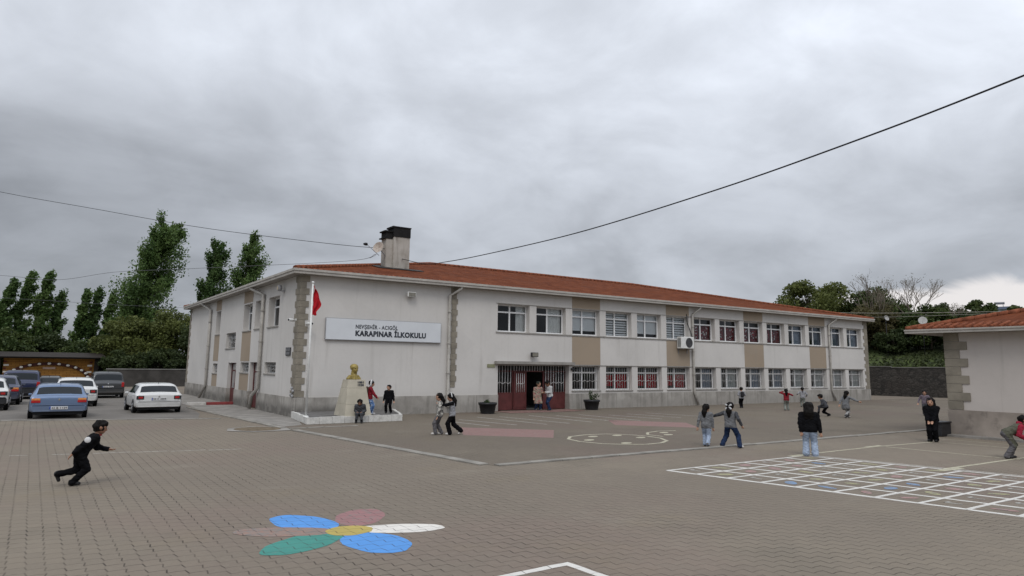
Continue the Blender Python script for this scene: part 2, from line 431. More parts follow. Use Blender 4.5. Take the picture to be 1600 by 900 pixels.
WHITEMET = pbr('white_metal', (.66, .66, .64), .45, .08, 3.0, dirt=.12)
GREYMET = pbr('grey_metal', (.30, .30, .31), .45, .1, 3.0)
CONC = pbr('concrete', (.235, .22, .20), .9, .2, 1.2, bump=.3, world=True, dirt=.3)
KERB = pbr('kerb_stone', (.235, .22, .195), .9, .22, 1.6, bump=.3, world=True, dirt=.25)
PAVE = mat_pavers('interlocking_pavers'); PAVE2 = mat_pavers('apron_pavers', True, .80)
ASPH = pbr('parking_asphalt', (.150, .137, .122), .9, .14, .5, bump=.3, bscale=90, world=True, dirt=.25)
GRASS = pbr('rough_grass', (.055, .075, .022), .95, .4, .8, bump=.8, bscale=6, world=True, dirt=.5, dirtcol=(.09, .075, .05))
STONE = mat_stone('dark_field_stone')
BARK = pbr('bark', (.09, .075, .06), .95, .3, 5.0)
# ------------------------------------------------------------------ ground
def sheet(name, pts, z, m, kind='structure'):
    o = MB().poly([(x, y, z) for x, y in pts]).build(name, m); return struct(o, kind)
sheet('ground', [(-900, -400), (900, -400), (900, 900), (-900, 900)], -.03, GRASS)
sheet('paved_yard', [(-70, -75), (110, -75), (110, 30), (75, 55), (-6, 55), (-70, 55)], -.012, PAVE)
sheet('parking_ground', [(-60, 17.5), (-11.3, 3.1), (-4.0, 1.0), (-3.3, 4.5), (-2.6, 13.0), (-2.4, 42), (-60, 42)], -.008, ASPH)
sheet('school_apron', [(-.42, -18.1), (58, -17.95), (58, .3), (-1.9, .3), (-2.75, 7.4), (-2.9, 7.4), (-1.85, -6.4)], -.008, PAVE2)
sheet('entrance_paving', [(-2.7, 7.3), (-1.75, -4.6), (-.9, -4.1), (0.0, -.4), (0, 28), (-2.4, 28), (-2.6, 13)], -.004, CONC)

def kerb_line(name, pts, w, h, m, n, z0=-.01):
    mb = MB(); rr = random.Random(len(pts)*17+sum(n))
    for (a, b), cnt in zip(zip(pts[:-1], pts[1:]), n):
        a = Vector(a); b = Vector(b); d = (b-a)/cnt; t = d.normalized(); s = Vector((-t.y, t.x))*w/2
        for i in range(cnt):
            j = rr.uniform(-.015, .015); dz = rr.uniform(-.008, .008)
            p = a + d*i + t*.012 + s.normalized()*j; q = a + d*(i+1) - t*.012 + s.normalized()*(j+rr.uniform(-.01, .01))
            mb.prism([tuple(p-s), tuple(q-s), tuple(q+s), tuple(p+s)], z0, h+dz)
    return mb.build(name, m)
struct(kerb_line('kerb', [(-.55, -17.9), (-1.9, -6.4)], .30, .022, KERB, [13]))
struct(kerb_line('kerb_beside_parking', [(-2.05, -5.3), (-2.95, 9.5)], .28, .03, KERB, [15]))
struct(kerb_line('kerb_along_yard', [(-.35, -18.15), (60, -17.95)], .26, .02, KERB, [58]))
struct(kerb_line('parking_edge_strip', [(-26, 7.7), (-11.3, 3.1), (-4.0, 1.0), (-3.1, .7)], .28, .012, KERB, [15, 8, 1]))
struct(kerb_line('gutter_slab_row', [(-1.9, -5.6), (1.0, -5.45)], .22, .012, KERB, [4]))
o = MB()
o.box(-2.62, -1.6, 11.9, 12.25, 0, .15, 0); o.box(-1.58, -.06, 11.9, 12.25, 0, .152, 1)
o.build('painted_kerb_block', [pbr('white_kerb_paint', (.55, .53, .50), .8, .15, 4, dirt=.3), pbr('red_kerb_paint', (.25, .05, .05), .8, .2, 4, dirt=.3)], None, (-1.3, 12.08, 0))
tag(bpy.data.objects['painted_kerb_block'], 'low kerb painted white and dark red beside the side door', 'kerb')
o = MB(); o.lathe([(.86, .0), (.86, .012), (.78, .014), (.0001, .014)], (-3.0, -5.25, 0), 22, cap=False)
o.build('round_drain_patch', pbr('soil_patch', (.13, .10, .065), .95, .3, 4, bump=.5), None, (-3.0, -5.25, 0))
tag(bpy.data.objects['round_drain_patch'], 'round brown earth patch set in the paving near the kerb bend', 'drain cover')
# pale cement apron around the brown patch
struct(sheet('cement_patch', [(-3.95, -4.6), (-3.0, -4.0), (-1.8, -4.7), (-2.0, -6.3), (-3.4, -6.4), (-4.2, -5.6)], .003, CONC))

# ------------------------------------------------------------------ painted marks on the paving
P_WHITE = mat_paint('white_road_paint', (.60, .58, .54), .24); P_WORN = mat_paint('worn_white_paint', (.42, .40, .36), .62)
P_CREAM = mat_paint('cream_paint', (.44, .41, .30), .5)
P_BLUE = mat_paint('blue_paint', (.085, .27, .62), .16); P_TEAL = mat_paint('teal_paint', (.05, .235, .195), .30)
P_PETAL = mat_paint('scuffed_white_paint', (.66, .63, .58), .34); P_PINK = mat_paint('faded_pink_paint', (.29, .145, .145), .55); P_SALM = mat_paint('faded_salmon_paint', (.29, .18, .14), .72)
P_YEL = mat_paint('yellow_paint', (.42, .33, .09), .34); P_FADE = mat_paint('faded_red_paint', (.235, .135, .12), .5)
P_LBLUE = mat_paint('pale_blue_paint', (.17, .26, .40), .56); P_LYEL = mat_paint('pale_yellow_paint', (.34, .32, .17), .62); P_LPINK = mat_paint('pale_pink_paint', (.34, .20, .185), .62)
ZP = -.0106; ZA = -.0066      # just above the yard paving and the apron paving
PR = random.Random(21)
def ell(mb, cx, cy, a, b, ang, z, m=0, n=44):
    """a hand painted oval: the edge wobbles a little"""
    c, s = math.cos(ang), math.sin(ang); p1, p2 = PR.random()*6, PR.random()*6; pts = []
    for i in range(n):
        t = 2*math.pi*i/n; w = 1+.022*math.sin(3*t+p1)+.016*math.sin(7*t+p2)+PR.uniform(-.012, .012)
        pts.append((cx+a*w*math.cos(t)*c-b*w*math.sin(t)*s, cy+a*w*math.cos(t)*s+b*w*math.sin(t)*c, z))
    mb.poly(pts, m)
fl = thing('painted_flower', 'flower of six big coloured petals painted on the yard paving', 'ground painting', (-6.16, -22.98, 0))
for q, (dx, dy, a, b, ang, m) in enumerate([(-.42, .88, .74, .42, R(105), P_BLUE), (.52, .84, .66, .40, R(58), P_PINK), (.72, -.25, .72, .30, R(-24), P_PETAL),
                               (.06, -.86, .68, .44, R(-82), P_BLUE), (-.80, -.36, .78, .38, R(212), P_TEAL), (-.86, .42, .78, .30, R(150), P_SALM)]):
    mb = MB(); ell(mb, dx, dy, a, b, ang, ZP+.0006*q); mb.build('petal', m, fl)
mb = MB(); ell(mb, 0, 0, .36, .32, 0, ZP+.0042); mb.build('flower_centre', P_YEL, fl)

def strip(mb, a, b, w, z, m=0):
    """a painted line whose edges wander a little along its length"""
    a = Vector(a); b = Vector(b); L_ = (b-a).length; t = (b-a)/L_; s = Vector((-t.y, t.x)); n = max(1, int(L_/.22)); vs = []
    for i in range(n+1):
        p = a+(b-a)*i/n; q = PR.uniform(-.07, .07)*w
        vs += [(*(p+s*(w*.5+q+PR.uniform(-.06, .06)*w)), z), (*(p-s*(w*.5-q+PR.uniform(-.06, .06)*w)), z)]
    mb.add(vs, [(2*i, 2*i+1, 2*i+3, 2*i+2) for i in range(n)], m)
# number grid: rows run along X, columns run towards the camera
gd = thing('painted_number_grid', 'large white grid of squares painted on the paving with worn coloured marks inside', 'ground painting', (2.96, -20.94, 0))
U = Vector((.985, .012)); V = Vector((.155, -.79))
mb = MB(); NX, NY = 6, 12
for i in range(NX+1): strip(mb, U*i, U*i+V*NY, .115 if i else .14, ZP+.0006*(i % 2))
mb.build('grid_column_lines', P_WHITE, gd)
mb = MB()
for j in range(NY+1): strip(mb, V*j-U*.04, V*j+U*(NX+.04), .092, ZP+.002)
strip(mb, U*(NX+.22), U*(NX+.22)+V*NY, .06, ZP+.002)
mb.build('grid_row_lines', P_WHITE, gd)
rr = random.Random(5)
for i in range(NX):
    for j in range(NY):
        c = U*(i+.5)+V*(j+.5); m = rr.choice([P_LBLUE, P_LPINK, P_LYEL, P_WORN, P_WORN]); mb = MB()
        if m is P_WORN:
            strip(mb, c-V*.20, c+V*.16, .07, ZP+.003); strip(mb, c-V*.20, c-V*.18+U*.16, .07, ZP+.0036)
        else: ell(mb, c.x, c.y, rr.uniform(.16, .25), rr.uniform(.09, .14), rr.uniform(0, 3), ZP+.003)
        mb.build('cell_mark', m, gd)

mb = MB()
path = [(5.35, -14.6), (5.5, -13.8), (6.1, -13.15), (7.1, -12.85), (8.0, -12.95), (8.6, -13.5), (8.85, -14.3), (8.75, -15.1), (8.3, -15.85), (7.6, -16.25), (6.8, -16.35), (6.1, -16.0), (5.6, -15.5), (5.35, -14.6)]
for a, b in zip(path[:-1], path[1:]): strip(mb, a, b, .12, ZA)
tail = [(8.75, -15.1), (9.3, -14.7), (9.3, -13.9), (9.9, -13.3), (10.8, -13.0), (11.6, -13.2)]
for a, b in zip(tail[1:-1], tail[2:]): strip(mb, a, b, .11, ZA+.0006)
for (x, y) in [(6.9, -13.5), (5.95, -14.4), (8.0, -13.6), (8.25, -14.6), (6.45, -15.75), (10.5, -13.6), (10.0, -14.3)]: ell(mb, x, y, .26, .16, .4, ZA+.0014)
tag(mb.build('painted_winding_path', P_CREAM, None, (7, -14.5, 0)), 'cream winding outline with pale spots painted before the entrance', 'ground painting')
mb = MB()
for (a, b) in [((5.59, -5.52), (5.91, -7.94)), ((6.5, -4.3), (7.26, -8.04)), ((8.1, -3.3), (8.67, -8.35)), ((9.3, -3.5), (9.93, -8.37)), ((11.2, -3.4), (11.36, -8.24)), ((12.48, -4.1), (12.75, -8.47)), ((14.07, -4.0), (14.19, -8.5)), ((15.4, -4.9), (16.0, -8.2)), ((17.0, -4.6), (17.6, -8.0)), ((18.6, -4.4), (19.4, -8.0))]:
    strip(mb, a, b, .11, ZA)
tag(mb.build('painted_queue_lines', P_WORN, None, (12, -6, 0)), 'row of worn slanted white lines painted before the school door', 'ground painting')
mb = MB(); mb.poly([(4.4, -8.0, ZA), (7.2, -10.75, ZA), (5.3, -13.2, ZA), (2.9, -10.9, ZA)][::-1])
tag(mb.build('painted_red_block', P_FADE, None, (5, -10.7, 0)), 'large faded red patch painted on the paving beside walking girls', 'ground painting')
mb = MB(); mb.poly([(12.9, -7.6, ZA), (15.2, -10.5, ZA), (13.6, -12.7, ZA), (11.2, -10.0, ZA)][::-1])
tag(mb.build('painted_red_block', P_FADE, None, (13, -10, 0)), 'faded red patch beyond the cream winding outline', 'ground painting')
mb = MB(); strip(mb, (-5.75, -26.22), (-4.44, -26.17), .12, ZP); strip(mb, (-4.44, -26.12), (-4.36, -27.6), .12, ZP+.0006)
tag(mb.build('painted_corner_line', P_WHITE, None, (-4.5, -26.2, 0)), 'white painted corner mark nearest the camera', 'ground painting')
pd_ = thing('painted_dashes', 'broken line of worn white dashes behind the running boy', 'ground painting', (-9, -10.6, 0))
for q in range(8): mb = MB(); strip(mb, (-3.6+q*.95, .85-.23*q), (-3.2+q*.95+(.5 if q > 3 else 0), .75-.23*q), .07, ZP); mb.build('dash', P_WORN, pd_)
mb = MB()
for q_, (a, b, w) in enumerate([((8.4, -20.67), (13.3, -20.55), .12), ((13.3, -20.55), (16.9, -20.75), .12), ((13.6, -20.75), (13.78, -24.6), .11), ((9.6, -24.4), (13.78, -24.45), .14),
                ((13.8, -24.45), (19.6, -24.6), .11), ((16.95, -20.75), (17.3, -24.5), .10), ((18.2, -20.2), (18.8, -27), .10), ((12.9, -20.5), (13.8, -20.5), .26), ((8.3, -20.75), (9.0, -20.8), .3), ((9.2, -24.5), (10.2, -24.55), .3)]):
    strip(mb, a, b, w*.8, ZP+.0005*q_)
tag(mb.build('painted_court_lines', P_CREAM, None, (13, -22, 0)), 'cream court lines painted between the number grid and the small building', 'ground painting')
mb = MB(); mb.box(11.2, 16.4, -1.75, -.12, 0, .012)
tag(mb.build('entrance_mat', pbr('faded_red_mat', (.19, .115, .10), .95, .25, 3), None, (13.8, -.9, 0)), 'long faded red mat laid before the barred entrance', 'mat')

# ------------------------------------------------------------------ school building
L, D, EZ, OV = 50.2, 28.8, 6.80, .46
SB = thing('school_building', 'long two storey cream school with beige bays and red tiled hip roof', 'school')
def holes(mb, u0, u1, z0, z1, ops, f, m=0):
    us = sorted({u0, u1, *[q for o in ops for q in o[:2]]}); zs = sorted({z0, z1, *[q for o in ops for q in o[2:4]]})
    for a, b in zip(us[:-1], us[1:]):
        for c, d in zip(zs[:-1], zs[1:]):
            if any(o[0] <= a+1e-6 and b <= o[1]+1e-6 and o[2] <= c+1e-6 and d <= o[3]+1e-6 for o in ops): continue
            mb.quad(f(a, 0, c), f(b, 0, c), f(b, 0, d), f(a, 0, d), m)
    for a, b, c, d, t in ops:
        mb.quad(f(a, 0, c), f(a, t, c), f(a, t, d), f(a, 0, d), m); mb.quad(f(b, 0, c), f(b, 0, d), f(b, t, d), f(b, t, c), m)
        mb.quad(f(a, 0, d), f(a, t, d), f(b, t, d), f(b, 0, d), m)
        if c > .01: mb.quad(f(a, 0, c), f(b, 0, c), f(b, t, c), f(a, t, c), m)
X0, SP, OW, RV = 11.38, 2.744, 2.24, .33
WX = [X0 + SP*i for i in range(14)]
Z1a, Z1b, Z0a, Z0b = 4.47, 6.08, 1.09, 2.60
ops = [(x, x+OW, Z1a, Z1b, RV) for x in WX] + [(x, x+OW, Z0a, Z0b, RV) for x in WX[2:]] + [(11.45, 16.62, 0, 2.62, .45)]
side_ops = [(3.45, 5.5, 4.46, 6.06, RV), (6.7, 8.3, 4.46, 6.06, RV), (9.0, 11.0, 4.42, 6.02, RV), (12.7, 15.3, 3.44, 4.42, RV), (17.4, 18.8, 4.44, 6.05, RV),
            (3.5, 5.65, 1.97, 2.57, RV), (9.0, 11.0, 1.95, 2.55, RV), (17.4, 18.9, 1.8, 2.45, RV), (6.75, 8.7, 0, 2.56, .28), (12.05, 14.2, 0, 2.52, .28)]
mb = MB()
holes(mb, 0, L, 0, EZ, ops, lambda u, t, z: (u, t, z))
holes(mb, 0, D, 0, EZ, side_ops, lambda u, t, z: (t, u, z))
mb.quad((L, 0, 0), (L, D, 0), (L, D, EZ), (L, 0, EZ)); mb.quad((L, D, 0), (0, D, 0), (0, D, EZ), (L, D, EZ))
mb.build('wall', WALL, SB)
mb = MB()
for a, b in ((.55, 11.45), (16.62, L)): mb.box(a, b, -.05, .0, -.05, .915)
for a, b in ((.0, 6.75), (8.7, 12.05), (14.2, D)): mb.box(-.05, .0, a, b, -.05, .915)
mb.box(-.05, .55, -.05, 0, -.05, .915); mb.box(L, L+.05, -.05, D, -.05, .915)
for (a, b) in ((6.75, 8.7), (12.05, 14.2)):
    for y in (a, b): mb.box(-.048, .28, y-.012, y+.012, -.05, .913)
for x in (11.45, 16.62): mb.box(x-.012, x+.012, -.048, .45, -.05, .913)
mb.build('plinth', PLINTH, SB)
mb = MB()
for i in (2, 5, 8, 11):
    a, b = WX[i]-.02, WX[i]+OW+.02
    MB().box(a, b, -.012, 0, Z0b+.06, Z1a-.09).build('beige_panel', BEIGE, SB); MB().box(a, b, -.012, 0, Z1b+.05, EZ).build('beige_panel', BEIGE, SB)
for a, b in ((8.95, 11.05), (17.35, 18.95)):
    z0, z1 = (1.95, 4.42) if a < 12 else (1.8, 4.44)
    for c, d in ((.92, z0-.06), (2.62, z1-.05), (6.10, EZ)): MB().box(-.012, 0, a, b, c, d).build('beige_panel', BEIGE, SB)
mb = MB()
mb.box(WX[0]-.12, L-.75, -.045, 0, Z1a-.07, Z1a); mb.build('sill_band', SILL, SB); MB().box(WX[2]-.1, L-.75, -.03, 0, Z0b, Z0b+.045).build('lintel_band', SILL, SB); MB().box(WX[0]-.1, L-.75, -.025, 0, Z1b, Z1b+.04).build('lintel_band', SILL, SB)
for x in WX[2:]: MB().box(x-.05, x+OW+.05, -.05, 0, Z0a-.06, Z0a).build('window_sill', SILL, SB)
for a, b, c, d, t in side_ops[:8]: MB().box(-.05, 0, a-.04, b+.04, c-.06, c).build('window_sill', SILL, SB)
# quoins
def quoin_corner(sx, sy, cx, cy, wx, wy, z0=.93, z1=6.76):
    mb = MB(); n = 19; h = (z1-z0)/n
    for i in range(n):
        k2 = i % 2; a = wx[k2]; b = wy[k2]; z = z0+i*h; g = .012
        x0, x1 = sorted((cx-sx*.035, cx+sx*a)); y0, y1 = sorted((cy-sy*.035, cy)); mb.box(x0, x1, y0, y1, z+g, z+h)
        x0, x1 = sorted((cx-sx*.035, cx)); y0, y1 = sorted((cy, cy+sy*b)); mb.box(x0, x1, y0, y1, z+g, z+h)
    mb.build('quoin', QUOIN, SB)
quoin_corner(1, 1, 0, 0, (.42, .27), (.72, .52)); quoin_corner(-1, 1, L, 0, (.62, .42), (.6, .4)); quoin_corner(1, -1, 0, D, (.6, .4), (.55, .3))
mb = MB(); n = 18; h = (6.76-1.35)/n
for i in range(n):
    w = .20 if i % 2 else .12; mb.box(8.5-w, 8.5+w+.03, -.035, 0, 1.35+i*h+.012, 1.35+(i+1)*h)
mb.build('quoin', QUOIN, SB)
# interior seen through the glass
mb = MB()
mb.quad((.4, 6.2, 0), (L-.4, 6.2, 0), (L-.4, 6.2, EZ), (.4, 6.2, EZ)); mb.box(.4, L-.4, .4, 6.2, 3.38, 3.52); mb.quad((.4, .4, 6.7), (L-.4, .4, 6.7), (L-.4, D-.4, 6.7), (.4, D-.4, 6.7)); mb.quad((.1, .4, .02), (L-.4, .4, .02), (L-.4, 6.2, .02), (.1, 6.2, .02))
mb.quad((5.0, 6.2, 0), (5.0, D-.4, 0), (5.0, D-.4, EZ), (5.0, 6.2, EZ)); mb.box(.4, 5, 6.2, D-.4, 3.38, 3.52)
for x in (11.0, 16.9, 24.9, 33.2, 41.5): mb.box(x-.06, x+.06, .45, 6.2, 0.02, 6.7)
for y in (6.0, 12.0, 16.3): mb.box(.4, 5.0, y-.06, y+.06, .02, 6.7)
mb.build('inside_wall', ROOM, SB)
# roof
mb = MB(); e0, ez, rz = OV, 7.02, 10.28; hx = D/2
A, B, C_, D_ = (-e0, -e0, ez), (L+e0, -e0, ez), (L+e0, D+e0, ez), (-e0, D+e0, ez); P1, P2 = (hx, hx, rz), (L-hx, hx, rz)
mb.add([A, B, P2, P1], [(0, 1, 2, 3)], 0); mb.add([C_, D_, P1, P2], [(0, 1, 2, 3)], 0); mb.add([D_, A, P1], [(0, 1, 2)], 1); mb.add([B, C_, P2], [(0, 1, 2)], 1)
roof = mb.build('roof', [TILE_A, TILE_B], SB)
mb = MB()
def caps(a, b, step=.42, r=.13):
    a = Vector(a); b = Vector(b); n = int((b-a).length/step); d = (b-a)/n
    for i in range(n): mb.tube([a+d*i+Vector((0, 0, .01)), a+d*(i+1.04)+Vector((0, 0, .05))], [r*1.12, r*.9], 8)
caps(A, P1); caps(B, P2); caps(D_, P1); caps(C_, P2); caps(P1, P2)
mb.build('ridge_tiles', TILE_CAP, roof)
mb = MB()   # eave course: the rounded tile ends along the two visible eaves
for i in range(int((L+2*e0)/.30)): x = -e0+.15+i*.30; mb.tube([(x, -e0-.02, ez-.01), (x, -e0+.5, ez+.105)], .065, 7)
mb.build('eave_tiles', TILE_CAP, roof)
mb = MB()
mb.box(-e0-.05, L+e0+.05, -e0-.05, -e0+.02, 6.80, 7.0); mb.box(-e0-.05, -e0+.02, -e0+.02, D+e0+.05, 6.80, 7.0); mb.box(L+e0-.02, L+e0+.05, -e0+.02, D+e0+.05, 6.80, 7.0)
mb.box(-e0-.09, L+e0+.08, -e0-.09, -e0-.05, 6.93, 7.04); mb.box(-e0-.09, -e0-.05, -e0-.05, D+e0+.05, 6.93, 7.04)
mb.build('gutter', FASCIA, SB)
mb = MB(); z = 6.805
mb.quad((-e0, -e0, z), (L+e0, -e0, z), (L+e0, -.001, z), (-e0, -.001, z)); mb.quad((-e0, 0, z), (-.001, 0, z), (-.001, D+e0, z), (-e0, D+e0, z)); mb.quad((L+.001, 0, z), (L+e0, 0, z), (L+e0, D+e0, z), (L+.001, D+e0, z))
mb.build('soffit', SOFFIT, SB)
# chimney (part of the roof)
soot = pbr('soot', (.012, .011, .011), .9, .3, 3.0); 
def mat_chim():
    m, nt, out = new_mat('stained_chimney_render'); k = NT(nt); p = k.pos(); x, y, z = k.sep(p)
    n = k.noise(k.scale(p, (3, 3, .5)), 1.0, 6.0, .6); n2 = k.noise(p, 2.0, 6.0)
    c = k.mix(k.ss(n2, .3, .7), (.36, .33, .29), (.45, .42, .38))
    s = k.ss(k.math('ADD', z, k.math('MULTIPLY', n, 1.6)), 10.9, 11.75)
    c = k.mix(k.math('MULTIPLY', s, .75), c, (.06, .05, .045)); c = k.mix(k.math('MULTIPLY', k.ss(n, .52, .7), .4), c, (.16, .135, .11))
    principled(k, out, c, .9, 0, .1); return m
CH = mat_chim()
mb = MB()
mb.box(7.3, 8.38, 5.6, 6.45, 8.0, 10.35, 0); mb.box(6.86, 7.298, 5.75, 6.45, 8.0, 10.20, 0)
mb.box(7.27, 8.41, 5.57, 6.48, 10.352, 10.93, 1); mb.box(7.18, 7.27, 5.5, 6.5, 10.90, 11.0, 1); mb.box(7.24, 8.44, 5.54, 6.52, 10.932, 11.0, 1)
mb.box(6.84, 7.265, 5.72, 6.48, 10.202, 10.62, 1); mb.box(6.72, 7.262, 5.65, 6.5, 10.622, 10.70, 1); mb.box(6.68, 6.838, 5.7, 6.46, 10.20, 10.27, 1)
mb.build('chimney', [CH, soot], roof)
mb = MB(); mb.prism([(6.1, 4.9), (9.0, 4.75), (9.1, 5.58), (7.28, 5.58), (6.84, 5.74), (6.84, 6.5), (6.0, 6.6)], 0, 1)
mb.v = [(x, y, ez+.221*(y+e0)+(.02 if zz < .5 else .05)) for x, y, zz in mb.v]
mb.build('bitumen_flashing', pbr('bitumen', (.03, .026, .024), .7, .3, 2.0), roof)

# windows ---------------------------------------------------------------
def frame_bars(mb, w, h, mx, tz, t=.085, d=.07):
    for a, b in ((0, t), (mx-t*.55, mx+t*.55), (w-t, w)): mb.box(a, b, 0, d, 0, h)
    for c, e in ((0, t), (tz-t*.5, tz+t*.5), (h-t, h)):
        for a, b in ((t, mx-t*.55), (mx+t*.55, w-t)): mb.box(a, b, .002, d-.002, c, e)
def drape(x0, x1, z0, z1, y=.16, amp=.03, step=.05):
    mb = MB(); n = max(4, int((x1-x0)/step)); vs = []
    for i in range(n+1):
        x = x0+(x1-x0)*i/n; yy = y+amp*math.sin(i*1.9)+amp*.5*math.sin(i*.7)
        vs += [(x, yy, z0), (x, yy, z1)]
    return mb.add(vs, [(2*i, 2*i+2, 2*i+3, 2*i+1) for i in range(n)], 0, True)
FR = {}
def frame_mesh(w, h, mxf=.46, tzf=.72):
    key = (w, h, mxf, tzf)
    if key not in FR:
        mb = MB(); frame_bars(mb, w, h, w*mxf, h*tzf)
        g = MB(); g.quad((.05, .035, .05), (w-.05, .035, .05), (w-.05, .035, h-.05), (.05, .035, h-.05))
        FR[key] = (mb.mesh('window', PVC), g.mesh('pane', GLASS))
    return FR[key]
def grille_mesh(w, h, n=11):
    mb = MB()
    for i in range(n): x = w*(i+.5)/n; mb.tube([(x, 0, 0), (x, 0, h)], .0125, 5)
    for z in (.03, h*.74, h-.03): mb.box(0, w, -.012, .012, z-.012, z+.012)
    pts = [(w*(i+.5)/n, -.014, h*.38+(.045 if i % 2 else -.045)) for i in range(n)]; mb.tube(pts, .014, 5)
    return mb.mesh('grille', GRILLE)
GRM = grille_mesh(OW, Z0b-Z0a)
RED1 = mat_cloth('red_poster', (.40, .022, .032), .12, 3.0)
POSTWHITE = pbr('white_poster_print', (.60, .57, .55), .8, .1, 5)
DKPOST = mat_cloth('dark_red_poster', (.13, .02, .024), .35, 5.0)
def posters(w, h, mx, kind):
    mb = MB(); rr = random.Random(int(w*100)+kind*7)
    y = .115
    if kind == 0:          # flags: red rectangles with white crescent-like marks, two above one another on the right pane
        for (a, b, z0, z1) in ((.12, mx-.10, .25, h*.62), (mx+.10, w-.12, .12, h*.38), (mx+.10, w-.12, h*.40, h*.66)):
            mb.quad((a, y, z0), (b, y, z0), (b, y, z1), (a, y, z1), 0)
            c = (a+b)/2; zc = (z0+z1)/2; r = min(b-a, z1-z0)*.27
            n = 20; o = [(c-r*.5+r*math.cos(t), y-.006, zc+r*math.sin(t)) for t in [2*math.pi*i/n for i in range(n)]]; mb.poly(o, 1)
            mb.poly([(c-r*.28+r*.8*math.cos(t), y-.012, zc+r*.8*math.sin(t)) for t in [2*math.pi*i/n for i in range(n)]], 0)
            mb.poly([(c+r*.85+r*.36*(1 if i % 2 == 0 else .4)*math.cos(math.pi*i/5), y-.012, zc+r*.36*(1 if i % 2 == 0 else .4)*math.sin(math.pi*i/5)) for i in range(10)], 1)
    else:
        for (a, b) in ((.10, mx-.07), (mx+.08, w-.10)):
            mb.quad((a, y, .10), (b, y, .10), (b, y, h*.68), (a, y, h*.68), 2)
            for q in range(13):
                u, zq = rr.uniform(a+.05, b-.16), rr.uniform(.14, h*.58); s, t = rr.uniform(.06, .13), rr.uniform(.05, .13)
                mb.quad((u, y-.008, zq), (u+s, y-.008, zq), (u+s, y-.008, zq+t), (u, y-.008, zq+t), rr.choice([0, 1, 1]))
    return mb
CURT = {}
def content(kind, w, h, mx):
    """what hangs behind the glass: list of (name, mesh)"""
    key = (kind, w)
    if key in CURT: return CURT[key]
    r = []
    if kind == 'right_white': r = [('curtain', drape(w*.70, w-.06, .05, h-.05).mesh('curtain', CURT_W))]
    elif kind == 'right_cream': r = [('curtain', drape(mx+.1, w-.06, .05, h-.05).mesh('curtain', CURT_W))]
    elif kind == 'right_dark': r = [('curtain', drape(mx+.3, w-.05, .05, h-.05).mesh('curtain', CURT_D))]
    elif kind == 'right_blue': r = [('curtain', drape(mx+.02, w-.05, .05, h-.05).mesh('curtain', CURT_B))]
    elif kind == 'right_grey': r = [('curtain', drape(w*.62, w-.05, .05, h-.05).mesh('curtain', CURT_W))]
    elif kind == 'both_grey': r = [('curtain', drape(.06, mx-.3, .05, h-.05).mesh('curtain', CURT_G)), ('curtain', drape(mx-.02, w-.05, .05, h-.05).mesh('curtain', CURT_G))]
    elif kind in ('blind', 'zebra'):
        mb = MB(); z0 = .30 if kind == 'blind' else .12
        if kind == 'blind': mb.quad((.05, .12, z0), (w-.05, .12, z0), (w-.05, .12, h-.05), (.05, .12, h-.05))
        else:
            n = 9
            for i in range(n):
                a = z0+(h-z0-.05)*i/n; b = a+(h-z0-.05)/n*.66; mb.quad((.05, .12, a), (w-.05, .12, a), (w-.05, .12, b), (.05, .12, b))
        r = [('blind', mb.mesh('blind', BLIND))]
    elif kind == 'flags': r = [('poster', posters(w, h, mx, 0).mesh('poster', [RED1, POSTWHITE, DKPOST]))]
    elif kind.startswith('posters'): r = [('poster', posters(w, h, mx, int(kind[-1])).mesh('poster', [RED1, POSTWHITE, DKPOST]))]
    CURT[key] = r
    return r
def window(loc, w, h, kind=None, side=False, grille=None, mxf=.46, tzf=.72):
    fm, gm = frame_mesh(w, h, mxf, tzf)
    o = link('window', fm, SB, loc)
    if side: o.rotation_euler = (0, 0, -math.pi/2); o.location = (loc[0], loc[1]+w, loc[2])
    link('pane', gm, o)
    if kind:
        for nm, me in content(kind, w, h, w*mxf): link(nm, me, o)
    if grille: g = link('grille', grille, o); g.location = (0, -.16, 0)
    return o
upk = ['right_white', 'right_cream', 'blind', 'zebra', 'blind', 'zebra', 'posters1', 'posters2', 'posters3', 'posters4', 'right_blue', 'right_dark', 'right_dark', 'right_blue']
lok = [None, 'flags', 'flags', 'flags', 'right_blue', 'both_grey', 'right_blue', 'right_blue', 'both_grey', 'both_grey', 'both_grey', 'both_grey']
for x, kd in zip(WX, upk): window((x, RV, Z1a), OW, Z1b-Z1a, kd)
for x, kd in zip(WX[2:], lok): window((x, RV, Z0a), OW, Z0b-Z0a, kd, False, GRM)
for (a, b, c, d, t) in side_ops[:8]:
    w, h = b-a, d-c
    gm = grille_mesh(w, h, 6) if h < 1.1 else None
    o = window((RV, a, c), round(w, 3), round(h, 3), None if h < 1.1 else 'right_white', True, gm, .5, .68)
    if gm: o.children[-1].location = (0, -.05, 0)
